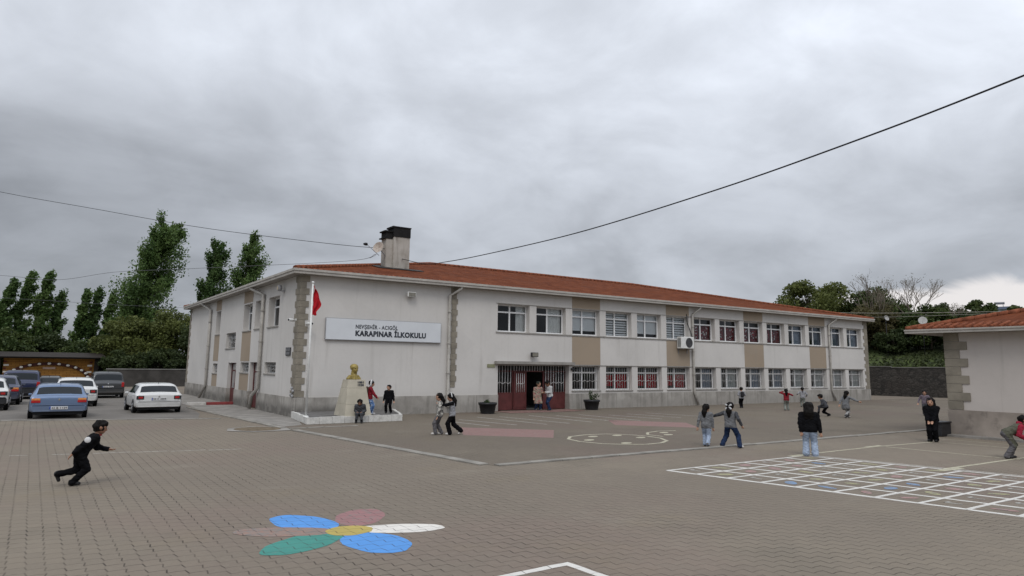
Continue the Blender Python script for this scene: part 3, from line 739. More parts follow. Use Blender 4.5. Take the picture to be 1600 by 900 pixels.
# doors ------------------------------------------------------------------
def bars(mb, x0, x1, z0, z1, y, n, m=0, wave=None):
    for i in range(n): x = x0+(x1-x0)*(i+.5)/n; mb.tube([(x, y, z0), (x, y, z1)], .018, 5, m)
    if wave:
        mb.tube([(x0+(x1-x0)*(i+.5)/n, y-.02, wave+(.05 if i % 2 else -.05)) for i in range(n)], .016, 5, m)
DR = link('entrance_door', MB().box(11.45, 12.68, .38, .44, .02, 1.02).box(14.98, 16.62, .38, .44, .02, 1.02).box(12.68, 12.74, .37, .45, 0, 2.2).box(14.92, 14.98, .37, .45, 0, 2.2).box(11.45, 16.62, .375, .445, 2.2, 2.27).box(11.45, 11.5, .375, .445, 1.02, 2.2).box(16.57, 16.62, .375, .445, 1.02, 2.2).mesh('entrance_door', REDMET), SB)
mb = MB(); mb.box(12.75, 13.66, .30, .35, .03, 1.05); mb.box(12.75, 12.83, .30, .35, 1.05, 2.18); mb.box(13.58, 13.66, .30, .35, 1.05, 2.18); mb.box(12.83, 13.58, .30, .35, 2.08, 2.18); mb.box(12.84, 13.57, .335, .342, 1.06, 2.07)
mb.box(12.83, 13.58, .285, .30, .15, .93)
lf = mb.build('door_leaf', REDMET, DR)
mb = MB(); bars(mb, 12.86, 13.56, 1.02, 2.1, .285, 5, 0, 1.52); mb.build('door_bars', GRILLE2, DR)
mb = MB(); mb.box(15.0, 15.9, .47, .52, .03, 2.15); mb.build('open_door_leaf', REDMET, DR)
mb = MB(); bars(mb, 11.5, 12.66, 1.0, 2.6, .35, 6, 0, 1.56); bars(mb, 12.7, 14.95, 2.25, 2.6, .35, 12); bars(mb, 15.0, 16.57, 1.0, 2.6, .35, 8, 0, 1.56); mb.box(11.45, 16.62, .335, .365, 2.56, 2.6)
mb.build('grille', GRILLE2, DR)
mb = MB(); mb.quad((11.5, .41, 1.02), (12.66, .41, 1.02), (12.66, .41, 2.2), (11.5, .41, 2.2)); mb.quad((15, .41, 1.02), (16.57, .41, 1.02), (16.57, .41, 2.2), (15, .41, 2.2)); mb.quad((11.5, .41, 2.28), (16.57, .41, 2.28), (16.57, .41, 2.6), (11.5, .41, 2.6))
mb.build('pane', GLASS, DR)
MB().box(11.2, 16.85, -.30, -.002, 2.64, 2.80).build('canopy', SILL, SB)
for (a, b), zt in (((6.75, 8.7), 2.56), ((12.05, 14.2), 2.52)):
    mb = MB(); x = .22
    mb.box(x, x+.05, a, a+.1, 0, zt); mb.box(x, x+.05, b-.1, b, 0, zt); mb.box(x, x+.05, a+.1, b-.1, 1.98, 2.08); mb.box(x, x+.05, a+.1, b-.1, zt-.06, zt); mb.box(x+.01, x+.045, a+.1, b-.1, .02, .95); mb.box(x, x+.05, (a+b)/2-.06, (a+b)/2+.06, .95, 1.98)
    d = mb.build('side_door', REDMET, SB)
    MB().quad((x+.03, a+.1, .95), (x+.03, b-.1, .95), (x+.03, b-.1, zt-.06), (x+.03, a+.1, zt-.06)).build('pane', GLASS, d)
    MB().box(x-.06, x, (a+b)/2+.1, (a+b)/2+.14, 1.0, 1.25).build('handle', GREYMET, d)
# downpipes ---------------------------------------------------------------
def dpipe(pts, r=.085): 
    mb = MB(); mb.tube(pts, r, 10)
    for z in (5.4, 3.7, 2.1): 
        p = pts[2]; mb.tube([(p[0], p[1], z-.02), (p[0], p[1], z+.02)], r*1.35, 10)
    mb.build('downpipe', PIPE, SB)
dpipe([(8.75, -.40, 6.82), (8.72, -.38, 6.70), (8.18, -.12, 6.30), (8.18, -.12, .55), (8.18, -.22, .30)])
dpipe([(28.15, -.40, 6.82), (28.1, -.38, 6.70), (27.62, -.12, 6.25), (27.62, -.12, .9), (27.9, -.22, .05)])
dpipe([(44.95, -.40, 6.82), (44.9, -.38, 6.70), (44.25, -.12, 6.25), (44.25, -.12, .9), (44.6, -.22, .05)])
dpipe([(-.40, 8.1, 6.82), (-.38, 8.0, 6.75), (-.13, 6.25, 6.30), (-.13, 6.25, 1.15), (-.30, 6.75, .75), (-.32, 7.0, .06)], .10)
dpipe([(-.40, 22.2, 6.82), (-.38, 22.0, 6.75), (-.13, 20.3, 6.25), (-.13, 20.3, .9), (-.30, 21.3, .05)], .10)

# ------------------------------------------------------------------ things on the school
SIGNM = pbr('sign_face', (.60, .62, .645), .5, .04, 1.0); SIGNF = pbr('sign_frame', (.30, .30, .31), .4, .1, 3); INK = pbr('dark_lettering', (.03, .035, .045), .5, .1, 8)
sg = thing('school_sign', 'long white name board with dark lettering high on the cream wall', 'sign', (1.28, -.02, 3.70))
MB().box(0, 6.39, -.10, 0, 0, 1.08).build('frame', SIGNF, sg)
MB().box(.025, 6.365, -.112, -.10, .025, 1.055).build('sign_face', SIGNM, sg)
text_obj('lettering', 'NEVŞEHİR - ACIGÖL', .27, INK, sg, (1.53, -.116, .60), (R(90), 0, 0), .007, 'LEFT', 2.30)
text_obj('lettering', 'KARAPINAR İLKOKULU', .36, INK, sg, (1.53, -.116, .235), (R(90), 0, 0), .019, 'LEFT', 3.94)

ac = thing('air_conditioner', 'white outdoor air conditioner unit bolted under the upper windows', 'air conditioner', (26.0, -.5, 3.86))
mb = MB(); mb.rbox(0, 1.28, 0, .42, 0, .80, .025); mb.build('casing', WHITEMET, ac)
mb = MB()
for r_ in (.10, .18, .26, .33): mb.tube([(.78+r_*math.cos(t), -.012, .40+r_*math.sin(t)) for t in [2*math.pi*i/20 for i in range(21)]], .008, 4, caps=False)
mb.lathe([(.34, -.006), (.34, 0), ], (.78, 0, .40), 24, axis='y'); mb.build('fan_grille', pbr('dark_fan', (.06, .06, .065), .5), ac)
mb = MB(); [mb.box(-.012, 0, .06+i*.075, .09+i*.075, .1, .7) for i in range(4)]; mb.build('side_vent', DARKPL, ac)
for xx in (.2, 1.05): MB().box(xx, xx+.04, .02, .5, -.05, -.002).box(xx, xx+.04, .46, .5, -.35, -.05).build('bracket', GREYMET, ac)
mb = MB(); mb.tube([(1.28, .2, .5), (1.45, .3, .7), (1.42, .42, 1.2), (1.15, .46, 1.75), (1.1, .47, 2.4)], .03, 6); mb.build('pipe', DARKPL, ac)

def floodlight(loc, rz, label, dark=False):
    t = thing('floodlight', label, 'wall lamp', loc, rz, 'lamps on the school walls')
    MB().box(-.06, .06, -.05, 0, -.06, .06).box(-.02, .02, -.14, -.05, -.02, .02).build('bracket', GREYMET, t)
    mb = MB(); mb.rbox(-.24, .24, -.30, -.14, -.13, .13, .02); mb.build('housing', DARKPL if dark else WHITEMET, t)
    MB().box(-.20, .20, -.309, -.301, -.10, .10).build('lamp_glass', pbr('lamp_glass', (.20, .19, .16), .15, .1, 3), t)
floodlight((5.8, 0, 6.2), 0, 'small white floodlight high on the wall above the name board')
floodlight((13.85, 0, 3.2), 0, 'dark floodlight on the wall above the entrance canopy', True)
t = thing('round_wall_lamp', 'round wall lamp under the eaves beside the quoin corner', 'wall lamp', (0, 2.6, 6.3), 0, 'lamps on the school walls')
MB().box(-.2, 0, -.04, .04, -.14, -.06).build('bracket', GREYMET, t)
MB().lathe([(.02, -.36), (.14, -.34), (.17, -.27), (.14, -.16), (.05, -.13)], (0, .12, .05), 18, axis='x').build('lamp_body', GREYMET, t)
MB().lathe([(.11, -.365), (.11, -.361)], (0, .12, .05), 18, axis='x').build('lamp_glass', pbr('warm_lamp_glass', (.42, .34, .22), .2), t)
def cam_thing(loc, rz, label):
    t = thing('security_camera', label, 'camera', loc, rz, 'security cameras at the school corner')
    MB().box(-.05, .05, -.03, 0, -.05, .05).box(-.015, .015, -.16, -.03, -.015, .015).build('bracket', WHITEMET, t)
    MB().lathe([(.065, -.50), (.075, -.48), (.075, -.16), (.05, -.12)], (0, 0, -.03), 14, axis='y').build('camera_body', WHITEMET, t)
    MB().lathe([(.05, -.504), (.05, -.501)], (0, 0, -.03), 14, axis='y').build('lens', BLACK, t)
cam_thing((-.036, .35, 4.62), R(-60), 'small white security camera on the side face of the corner')
cam_thing((.35, -.036, 4.45), R(15), 'small white security camera on the front face of the corner')
mb = MB(); mb.box(10.72, 11.22, -.03, -.002, 2.43, 2.62)
tag(mb.build('name_plaque', pbr('olive_plaque', (.24, .24, .15), .5), None, (10.97, 0, 2.43)), 'small olive plaque on the wall left of the entrance', 'plaque')
mb = MB(); mb.box(-.05, -.002, 1.0, 1.75, 2.9, 3.3)
mb.box(-.056, -.05, 1.05, 1.35, 3.12, 3.26, 1); mb.box(-.056, -.05, 1.4, 1.7, 3.12, 3.26, 1); mb.box(-.056, -.05, 1.05, 1.7, 2.95, 3.08, 1)
tag(mb.build('meter_box', [pbr('dark_meter_box', (.05, .05, .055), .5), pbr('meter_window', (.16, .16, .17), .3)], None, (0, 1.37, 2.9)), 'dark meter box on the side wall near the corner', 'meter box')
mb = MB(); mb.box(16.75, 17.0, -.10, -.002, 2.32, 2.44)
mb.box(16.98, 17.04, -.08, -.03, 2.35, 2.41)
tag(mb.build('junction_box', DARKPL, None, (16.9, 0, 2.35)), 'small black junction box right of the entrance', 'junction box')
# old cable clips / light blotches at quoin base: a bracket of fittings
mb = MB()
for (y, z) in ((.30, 1.35), (.12, 1.22), (.42, 1.05), (.2, .98)): mb.ball((-.06, y, z), .075, 8)
mb.tube([(-.06, .3, 1.35), (-.07, .2, 1.2), (-.06, .42, 1.05), (-.05, .2, .98)], .02, 5)
tag(mb.build('wall_fitting_cluster', GREYMET, None, (0, .3, .95)), 'cluster of small white fittings at the foot of the quoin corner', 'fitting')

# satellite dish by the chimney
sdish = thing('satellite_dish', 'rusty white satellite dish fixed to the chimney', 'satellite dish', (6.6, 5.9, 8.6))
mb = MB(); mb.tube([(.35, -.05, -.1), (.25, -.05, .55), (-.05, -.05, .85)], .03, 6); mb.build('mast', GREYMET, sdish)
RUST = pbr('rusty_dish', (.42, .37, .32), .8, .2, 4, dirt=1.0, dirtcol=(.17, .035, .02))
mb = MB(); mb.lathe([(.001, .0), (.2, .03), (.4, .12), (.5, .2), (.505, .2), (.4, .10), (.2, .01), (.001, -.02)], (0, 0, 0), 22, cap=False); ds = mb.build('dish', RUST, sdish, (-.15, -.1, .95))
ds.rotation_euler = (R(18), R(-72), R(15)); ds.scale = (.72, .72, .72)
mb = MB(); mb.tube([(.0, 0, -.45), (-.85, -.05, .15)], .018, 5); mb.build('arm', GREYMET, sdish, (-.15, -.1, .95))
mb = MB(); mb.lathe([(.05, -.1), (.09, 0), (.09, .12), (.04, .16)], (0, 0, 0), 10, axis='x'); mb.build('receiver', BLACK, sdish, (-1.1, -.15, 1.1))

# platform, pedestal and bust ---------------------------------------------
pf = thing('memorial_platform', 'low grey platform with white painted kerb before the corner of the school', 'platform', (2.2, -2.2, 0))
base = [(-2.35, 2.13), (-2.9, -1.88), (1.55, -1.72), (2.9, 2.13)]
MB().prism([(x*.985, y*.985) for x, y in base], -.02, .255).build('platform_floor', pbr('platform_concrete', (.12, .115, .11), .9, .2, 2), pf)
mb = MB()
def wallstrip(a, b, w, z1):
    a = Vector(a); b = Vector(b); t = (b-a).normalized(); s = Vector((-t.y, t.x))*w; n = max(1, int((b-a).length/.55)); d = (b-a)/n
    for i in range(n): p, q = a+d*i+t*.006, a+d*(i+1)-t*.006; mb.prism([tuple(p), tuple(q), tuple(q+s), tuple(p+s)], 0, z1+.012*((i*7) % 3))
wallstrip(base[0], base[1], .12, .28); wallstrip(base[1], base[2], .12, .27); wallstrip(base[2], base[3], .12, .28)
mb.build('platform_kerb', pbr('whitewashed_kerb', (.56, .55, .52), .85, .12, 6, dirt=.45, dirtcol=(.2, .18, .16)), pf)
pd = thing('bust_pedestal', 'tapering cream stone pedestal carrying the golden bust', 'pedestal', (1.62, -3.25, .26))
PED = pbr('cream_stone', (.42, .385, .31), .8, .10, 1.6, dirt=.12)
PX, PY = .43, .42
mb = MB(); BX, BY, TX, TY, HP = .62, .66, .40, .32, 1.58
vs = []
for z, ax, ay in ((0, BX, BY), (.50, .55, .55), (.51, .535, .535), (.52, .545, .545), (1.20, .45, .40), (1.21, .435, .385), (1.22, .445, .395), (HP, TX, TY)): vs += [(-ax, -ay, z), (ax, -ay, z), (ax, ay, z), (-ax, ay, z)]
mb.add(vs, [(i*4+j, i*4+(j+1) % 4, i*4+4+(j+1) % 4, i*4+4+j) for i in range(7) for j in range(4)] + [(28, 29, 30, 31)]); mb.build('pedestal_body', PED, pd)
for txt, z in (('1881', 1.42), ('1938', 1.30)):
    yy = -(.395+(.32-.395)*(z-1.22)/(1.58-1.22))-.012
    text_obj('engraved_year', txt, .125, INK, pd, (.02, yy, z), (math.pi/2-.205, 0, 0), .006, 'LEFT', .28)
import bmesh
# ------------------------------------------------------------------ cars
def paint_mat(name, col, metal=.2):
    m, nt, out = new_mat(name); k = NT(nt); v = k.obj()
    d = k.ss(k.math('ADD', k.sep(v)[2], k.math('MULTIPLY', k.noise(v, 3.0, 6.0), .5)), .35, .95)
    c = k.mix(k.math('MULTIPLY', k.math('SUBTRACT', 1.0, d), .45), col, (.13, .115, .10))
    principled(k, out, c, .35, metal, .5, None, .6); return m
CARGLASS = pbr('car_glass', (.012, .016, .020), .08, .1, 3, spec=.32)
TAILRED = pbr('tail_lamp_red', (.38, .012, .012), .2, .15, 12, spec=.5); TAILORG = pbr('tail_lamp_orange', (.62, .24, .06), .2, .15, 12, spec=.5)
PLATE = pbr('plate_white', (.62, .62, .62), .5); CHROME = pbr('chrome', (.6, .6, .62), .15, .05, 3, metal=1.0); RIM = pbr('alloy_rim', (.36, .36, .37), .35, .1, 6, metal=.7)
HATCH = [(.0, .25, .585, .61, .90, .93, .86), (.02, .18, .62, .645, .975, .985, .86), (.045, .16, .63, .665, 1, .985, .85), (.125, .16, .635, .965, 1, .98, .74), (.35, .15, .63, 1.0, 1, 1, .76), (.55, .15, .62, .985, 1, 1, .76), (.75, .15, .61, .645, 1, .97, .80), (.93, .16, .52, .55, .92, .88, .75), (.985, .20, .42, .44, .82, .78, .68), (1., .24, .36, .37, .75, .72, .6)]
VAN = [(.0, .22, .52, .55, .92, .95, .90), (.012, .16, .56, .60, .985, .99, .90), (.03, .16, .57, .63, 1, .99, .885), (.075, .15, .57, .97, 1, .98, .82), (.35, .15, .56, 1.0, 1, 1, .83), (.58, .15, .55, .985, 1, 1, .82), (.78, .15, .54, .575, 1, .97, .82), (.94, .16, .48, .51, .92, .88, .75), (.985, .20, .40, .42, .82, .78, .68), (1., .24, .34, .35, .75, .72, .6)]
def ring(st, W, H, L):
    y, zb, zbelt, zt, hs, hb, hr = st; w = W/2; d = zt-zbelt
    P = [(0, zb), (hs*.85, zb), (hs, zb+.06), (max(hs, hb), (zb+zbelt)/2+.05), (hb, zbelt), (hr+(hb-hr)*.12, zbelt+d*.86), (hr*.86, zt-.004), (hr*.45, zt+.006), (0, zt+.01)]
    return [(x*w, y*L, z*H) for x, z in P]
def car(name, label, loc, rz, W, L, H, paint, prof, plate=None, plate_z=.34, lamp='split', rail=False, dark_bumper=False, cladding=None):
    t = thing(name, label, 'car' if prof is HATCH else 'van', loc, rz, 'cars parked beside the school')
    Rg = [ring(s, W, H, L) for s in prof]; n = len(Rg[0]); mb = MB(); vs = []
    for r_ in Rg: vs += r_ + [(-x, y, z) for x, y, z in r_[-2:0:-1]]
    m = 2*n-2; fs = [(i*m+j, i*m+(j+1) % m, (i+1)*m+(j+1) % m, (i+1)*m+j) for i in range(len(Rg)-1) for j in range(m)]
    mb.add(vs, fs + [tuple(range(m)), tuple((len(Rg)-1)*m+j for j in range(m))[::-1]], 0, True)
    me = mb.mesh('body', paint); bm_ = bmesh.new(); bm_.from_mesh(me); bmesh.ops.recalc_face_normals(bm_, faces=bm_.faces); bm_.to_mesh(me); bm_.free()
    cr = me.attributes.new('crease_edge', 'FLOAT', 'EDGE'); cr.data.foreach_set('value', [.42]*len(me.edges))
    body = link('body', me, t)
    sb_ = body.modifiers.new('round_panels', 'SUBSURF'); sb_.levels = 2; sb_.render_levels = 2
    def hug(o):         # curved glass that follows the rounded body
        s_ = o.modifiers.new('fine', 'SUBSURF'); s_.subdivision_type = 'SIMPLE'; s_.levels = 3; s_.render_levels = 3
        w_ = o.modifiers.new('on_body', 'SHRINKWRAP'); w_.target = body; w_.wrap_method = 'NEAREST_SURFACEPOINT'; w_.wrap_mode = 'OUTSIDE_SURFACE'; w_.offset = .008
    lerp = lambda a, b, q: tuple(a[i]+(b[i]-a[i])*q for i in range(3))
    def patch(A, B, v0, v1, sx, off):       # glass over the top between two stations
        mb = MB(); rows = []
        for v in (v0, (v0+v1)/2, v1):
            row = [lerp(A[i], B[i], v) for i in (5, 6, 7, 8)]; row = [(x*sx, y+off[1], z+off[2]) for x, y, z in row]
            rows += [(-x, y, z) for x, y, z in row] + row[-2::-1]
        return mb.add(rows, [(r*7+j, r*7+j+1, r*7+7+j+1, r*7+7+j) for r in range(2) for j in range(6)], 0, True)
    hug(patch(Rg[2], Rg[3], .12, .80, .92, (0, -.012, .008)).build('rear_window', CARGLASS, t))
    hug(patch(Rg[5], Rg[6], .10, .88, .94, (0, .008, .012)).build('windscreen', CARGLASS, t))
    for sx in (-1, 1):
        for i, (a, b) in ((3, (.10, .96)), (4, (.04, .96)), (5, (.04, .55))):
            A, B = Rg[i], Rg[i+1]; q = []
            for u in (a, b):
                lo, hi = lerp(A[4], B[4], u), lerp(A[5], B[5], u)
                q += [lerp(lo, hi, .12), lerp(lo, hi, .92)]
            q = [(sx*(x+.008), y, z) for x, y, z in q]
            hug(MB().add(q, [(0, 1, 3, 2)], 0, True).build('side_window', CARGLASS, t))
    hw = W/2
    # rear bumper
    mb = MB(); mb.rbox(-hw*.94, hw*.94, -.07, .10, H*.20, H*.385, .035, 0); mb.rbox(-hw*.9, hw*.9, -.085, .06, H*.385, H*.405, .008, 0); mb.rbox(-hw*.86, hw*.86, -.08, .04, H*.205, H*.235, .01, 0)
    mb.build('bumper', DARKPL if dark_bumper else paint, t)
    MB().box(-hw*.86, hw*.86, .05, L*.96, H*.11, H*.19).build('underbody', BLACK, t)
    MB().box(-hw*.84, hw*.84, -.012, .02, H*.402, H*.41).box(-hw*.83, -hw*.825, -.010, .0, H*.41, H*.6).box(hw*.825, hw*.83, -.010, .0, H*.41, H*.6).build('tailgate_seam', BLACK, body)
    for sx in (-1, 1):
        mb = MB(); x0, x1 = sorted((sx*hw*.63, sx*hw*.945))
        if lamp == 'split': mb.rbox(x0, x1, -.02, .10, H*.455, H*.525, .012, 0); mb.rbox(x0+.01, x1-.01, -.016, .12, H*.527, H*.585, .012, 1)
        elif lamp == 'dark': mb.rbox(x0, x1, -.02, .10, H*.46, H*.585, .014, 2); xa, xb = sorted((sx*hw*.68, sx*hw*.86)); mb.rbox(xa, xb, -.028, .0, H*.49, H*.555, .006, 0)
        else: x0, x1 = sorted((sx*hw*.80, sx*hw*.955)); mb.rbox(x0, x1, -.02, .10, H*.42, H*.60, .012, 0)
        mb.build('tail_lamp', [TAILRED, TAILORG, DARKPL], t)
        mb = MB(); x0, x1 = sorted((sx*(hw-.04), sx*(hw+.11))); mb.rbox(x0, x1, L*.68, L*.71, H*.60, H*.665, .02); mb.build('mirror', DARKPL if dark_bumper else paint, t)
        for yq in (.40, .58): MB().box(*sorted((sx*hw*.998, sx*(hw+.018))), L*yq, L*yq+.16, H*.55, H*.575).build('handle', paint, t)
        for yq in (.165, .805):
            r = .21*H if prof is HATCH else .19*H
            x = sx*(hw-.105); 
            aw = MB(); aw.lathe([(r*1.22, -.004), (r*1.22, .012)], (sx*(hw-.005) if sx > 0 else -hw-.003, L*yq, r), 22, axis='x'); aw.build('wheel_arch', BLACK, t)
            wh = MB(); wh.lathe([(r*.62, -.10), (r*.93, -.10), (r, -.07), (r, .07), (r*.93, .10), (r*.62, .10)], (0, 0, 0), 22, axis='x')
            wo_ = wh.build('wheel', BLACK, t, (sx*(hw-.075), L*yq, r))
            rm = MB(); rm.lathe([(.03, .108), (r*.12, .112), (r*.14, .10)], (0, 0, 0), 10, axis='x'); rm.lathe([(r*.52, .07), (r*.62, .104), (r*.60, .108), (r*.50, .08)], (0, 0, 0), 20, axis='x', cap=False)
            for q in range(5):
                an = q*2*math.pi/5; rm.tube([(.095, 0, 0), (.095, r*.56*math.cos(an), r*.56*math.sin(an))], [.03, .02], 6)
            ro = rm.build('rim', RIM, wo_); 
            if sx < 0: ro.rotation_euler = (0, 0, math.pi)
    if plate:
        zz = H*plate_z; yb = -.088 if plate_z < .4 else -.02
        MB().box(-.34, .34, yb-.006, yb+.06, zz-.065, zz+.065).box(-.34, -.29, yb-.009, yb-.005, zz-.062, zz+.062, 1).build('number_plate', [PLATE, pbr('plate_blue', (.02, .06, .3), .5)], t)
        text_obj('plate_text', plate, .115, BLACK, t, (-.27, yb-.012, zz-.042), (R(90), 0, 0), .002, 'LEFT', .58, .002)
    MB().tube([(.0, L*.045, H*.66), (.02, L*.07, H*.74), (.24, L*.085, H*.79)], .012, 5).build('wiper', BLACK, t)
    MB().lathe([(.045, -.012), (.05, 0), (.05, .02)], (0, -.008, H*.545), 14, axis='y').build('badge', CHROME, t)
    MB().tube([(0, L*.16, H*.97), (0, L*.12, H*1.06)], [.012, .006], 5).build('aerial', BLACK, t)
    if rail:
        for sx in (-1, 1): MB().tube([(sx*hw*.72, L*.14, H*.985), (sx*hw*.73, L*.17, H*1.025), (sx*hw*.74, L*.5, H*1.03), (sx*hw*.73, L*.54, H*1.0)], .02, 6).build('roof_rail', BLACK, t)
    return t
BLUEP = paint_mat('metallic_blue_paint', (.135, .195, .315), .45); WHITEP = paint_mat('white_car_paint', (.60, .60, .59), .0); GREYP = paint_mat('dark_grey_car_paint', (.045, .047, .05), .3)
SLATEP = paint_mat('slate_blue_car_paint', (.055, .062, .10), .35); NAVYP = paint_mat('navy_car_paint', (.012, .018, .06), .3); SILV = paint_mat('silver_car_paint', (.30, .30, .29), .5)
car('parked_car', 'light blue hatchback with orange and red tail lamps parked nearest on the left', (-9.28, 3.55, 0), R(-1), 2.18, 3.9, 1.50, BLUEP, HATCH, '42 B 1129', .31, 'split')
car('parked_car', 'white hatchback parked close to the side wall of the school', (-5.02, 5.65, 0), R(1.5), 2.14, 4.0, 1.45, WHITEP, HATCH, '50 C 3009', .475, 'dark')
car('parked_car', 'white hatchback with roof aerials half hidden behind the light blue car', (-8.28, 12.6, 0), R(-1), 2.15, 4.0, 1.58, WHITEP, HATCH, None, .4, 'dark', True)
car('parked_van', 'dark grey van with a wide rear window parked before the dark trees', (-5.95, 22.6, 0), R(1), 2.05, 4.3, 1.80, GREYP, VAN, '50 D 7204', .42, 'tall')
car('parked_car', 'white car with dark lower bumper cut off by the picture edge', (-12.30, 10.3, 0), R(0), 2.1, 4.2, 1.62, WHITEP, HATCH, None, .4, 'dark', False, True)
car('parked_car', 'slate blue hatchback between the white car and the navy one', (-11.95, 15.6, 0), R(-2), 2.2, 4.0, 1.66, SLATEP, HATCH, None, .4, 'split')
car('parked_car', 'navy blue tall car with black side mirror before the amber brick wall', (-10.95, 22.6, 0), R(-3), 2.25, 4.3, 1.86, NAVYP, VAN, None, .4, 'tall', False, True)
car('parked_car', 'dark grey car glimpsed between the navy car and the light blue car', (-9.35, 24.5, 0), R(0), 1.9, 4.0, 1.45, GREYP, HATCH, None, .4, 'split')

# ------------------------------------------------------------------ people: one smooth skin grown over a skeleton of tapering bones
def surf_nets(prims, res, kb, pad=.05):
    """prims: ('c', a, b, ra, rb) capsule, ('e', c, rad(3), M(3x3)) ellipsoid, ('-e', ...) carved ellipsoid. Returns verts, quads, bone distances."""
    lo = np.min([np.minimum(p[1], p[2])-max(p[3], p[4]) if p[0] == 'c' else p[1]-max(p[2]) for p in prims if p[0] != '-e'], axis=0)-pad
    hi = np.max([np.maximum(p[1], p[2])+max(p[3], p[4]) if p[0] == 'c' else p[1]+max(p[2]) for p in prims if p[0] != '-e'], axis=0)+pad
    n = np.ceil((hi-lo)/res).astype(int)+1
    ax = [lo[i]+res*np.arange(n[i]) for i in range(3)]
    F = np.full(n, 1.0, np.float32)
    for p in prims:
        if p[0] == 'c': a0 = np.minimum(p[1], p[2])-max(p[3], p[4])-.1; a1 = np.maximum(p[1], p[2])+max(p[3], p[4])+.1
        else: a0 = p[1]-max(p[2])-.1; a1 = p[1]+max(p[2])+.1
        i0 = np.clip(((a0-lo)/res).astype(int), 0, n); i1 = np.clip(((a1-lo)/res).astype(int)+2, 0, n)
        if np.any(i1 <= i0): continue
        sl = tuple(slice(i0[i], i1[i]) for i in range(3))
        G = np.stack(np.meshgrid(*[ax[i][sl[i]] for i in range(3)], indexing='ij'), -1)
        d = prim_d(p, G)
        f = F[sl]
        if p[0] == '-e': F[sl] = np.maximum(f, -d)
        else:
            h = np.clip(.5+.5*(f-d)/kb, 0, 1); F[sl] = f*(1-h)+d*h-kb*h*(1-h)
    S = F < 0
    c = np.zeros(n-1, np.int8); 
    for dx in (0, 1):
        for dy in (0, 1):
            for dz in (0, 1): c += S[dx:n[0]-1+dx, dy:n[1]-1+dy, dz:n[2]-1+dz]
    act = (c > 0) & (c < 8); idx = np.full(act.shape, -1, np.int64); ids = np.argwhere(act); idx[act] = np.arange(len(ids))
    acc = np.zeros((len(ids), 3)); cnt = np.zeros(len(ids))
    cor = [(a, b, d) for a in (0, 1) for b in (0, 1) for d in (0, 1)]
    for A in cor:
        for B in cor:
            if sum(abs(A[i]-B[i]) for i in range(3)) == 1 and A < B:
                fa = F[ids[:, 0]+A[0], ids[:, 1]+A[1], ids[:, 2]+A[2]]; fb = F[ids[:, 0]+B[0], ids[:, 1]+B[1], ids[:, 2]+B[2]]
                x = (fa < 0) != (fb < 0); t = np.where(x, fa/np.where(x, fa-fb, 1), 0)
                acc += x[:, None]*(np.array(A)+t[:, None]*(np.array(B)-np.array(A))); cnt += x
    V = lo+res*(ids+acc/cnt[:, None])
    quads = []
    for axis in range(3):
        o1, o2 = [(1, 2), (2, 0), (0, 1)][axis]
        s0 = [slice(None)]*3; s1 = [slice(None)]*3; s0[axis] = slice(0, -1); s1[axis] = slice(1, None)
        ed = S[tuple(s0)] != S[tuple(s1)]; ins = S[tuple(s0)]
        E = np.argwhere(ed); E = E[(E[:, o1] > 0) & (E[:, o2] > 0) & (E[:, o1] < n[o1]-1) & (E[:, o2] < n[o2]-1)]
        q = []
        for (u, v) in ((1, 1), (0, 1), (0, 0), (1, 0)):
            e = E.copy(); e[:, o1] -= u; e[:, o2] -= v; q.append(idx[e[:, 0], e[:, 1], e[:, 2]])
        q = np.stack(q, 1); fl_ = ~ins[E[:, 0], E[:, 1], E[:, 2]]; q[fl_] = q[fl_][:, ::-1]; quads.append(q)
    return V, np.concatenate(quads)
def prim_d(p, G):
    if p[0] == 'c':
        a, b = p[1], p[2]; ab = b-a; L2 = max(1e-9, float(ab@ab)); t = np.clip(((G-a)@ab)/L2, 0, 1)
        return np.linalg.norm(G-a-t[..., None]*ab, axis=-1)-(p[3]+(p[4]-p[3])*t)
    q = (G-p[1])@np.asarray(p[3]) if p[3] is not None else G-p[1]
    r = np.asarray(p[2]); k0 = np.linalg.norm(q/r, axis=-1); k1 = np.linalg.norm(q/r**2, axis=-1)
    return k0*(k0-1)/np.maximum(k1, 1e-6)
def np_mesh(name, V, Q, mats, mi=None):
    me = bpy.data.meshes.new(name); me.vertices.add(len(V)); me.vertices.foreach_set('co', np.asarray(V, np.float32).ravel())
    me.loops.add(Q.size); me.loops.foreach_set('vertex_index', Q.ravel().astype(np.int32)); me.polygons.add(len(Q))
    me.polygons.foreach_set('loop_start', np.arange(0, Q.size, Q.shape[1], dtype=np.int32))
    for m in mats: me.materials.append(m)
    if mi is not None: me.polygons.foreach_set('material_index', np.asarray(mi, np.int32))
    me.polygons.foreach_set('use_smooth', np.ones(len(Q), bool)); me.update(calc_edges=True); me.validate(); return me
A_ = lambda *q: np.array(q, float)
SKIN = pbr('skin', (.42, .245, .17), .6, .08, 8); SKIN2 = pbr('tanned_skin', (.27, .14, .09), .6, .08, 8); HAIR = pbr('dark_hair', (.0075, .0062, .0055), .7, .35, 30, spec=.12, bump=.7, bscale=70); EYE = pbr('eye', (.02, .015, .012), .3); LIP = pbr('lip', (.30, .10, .085), .5)
HANDS = {}
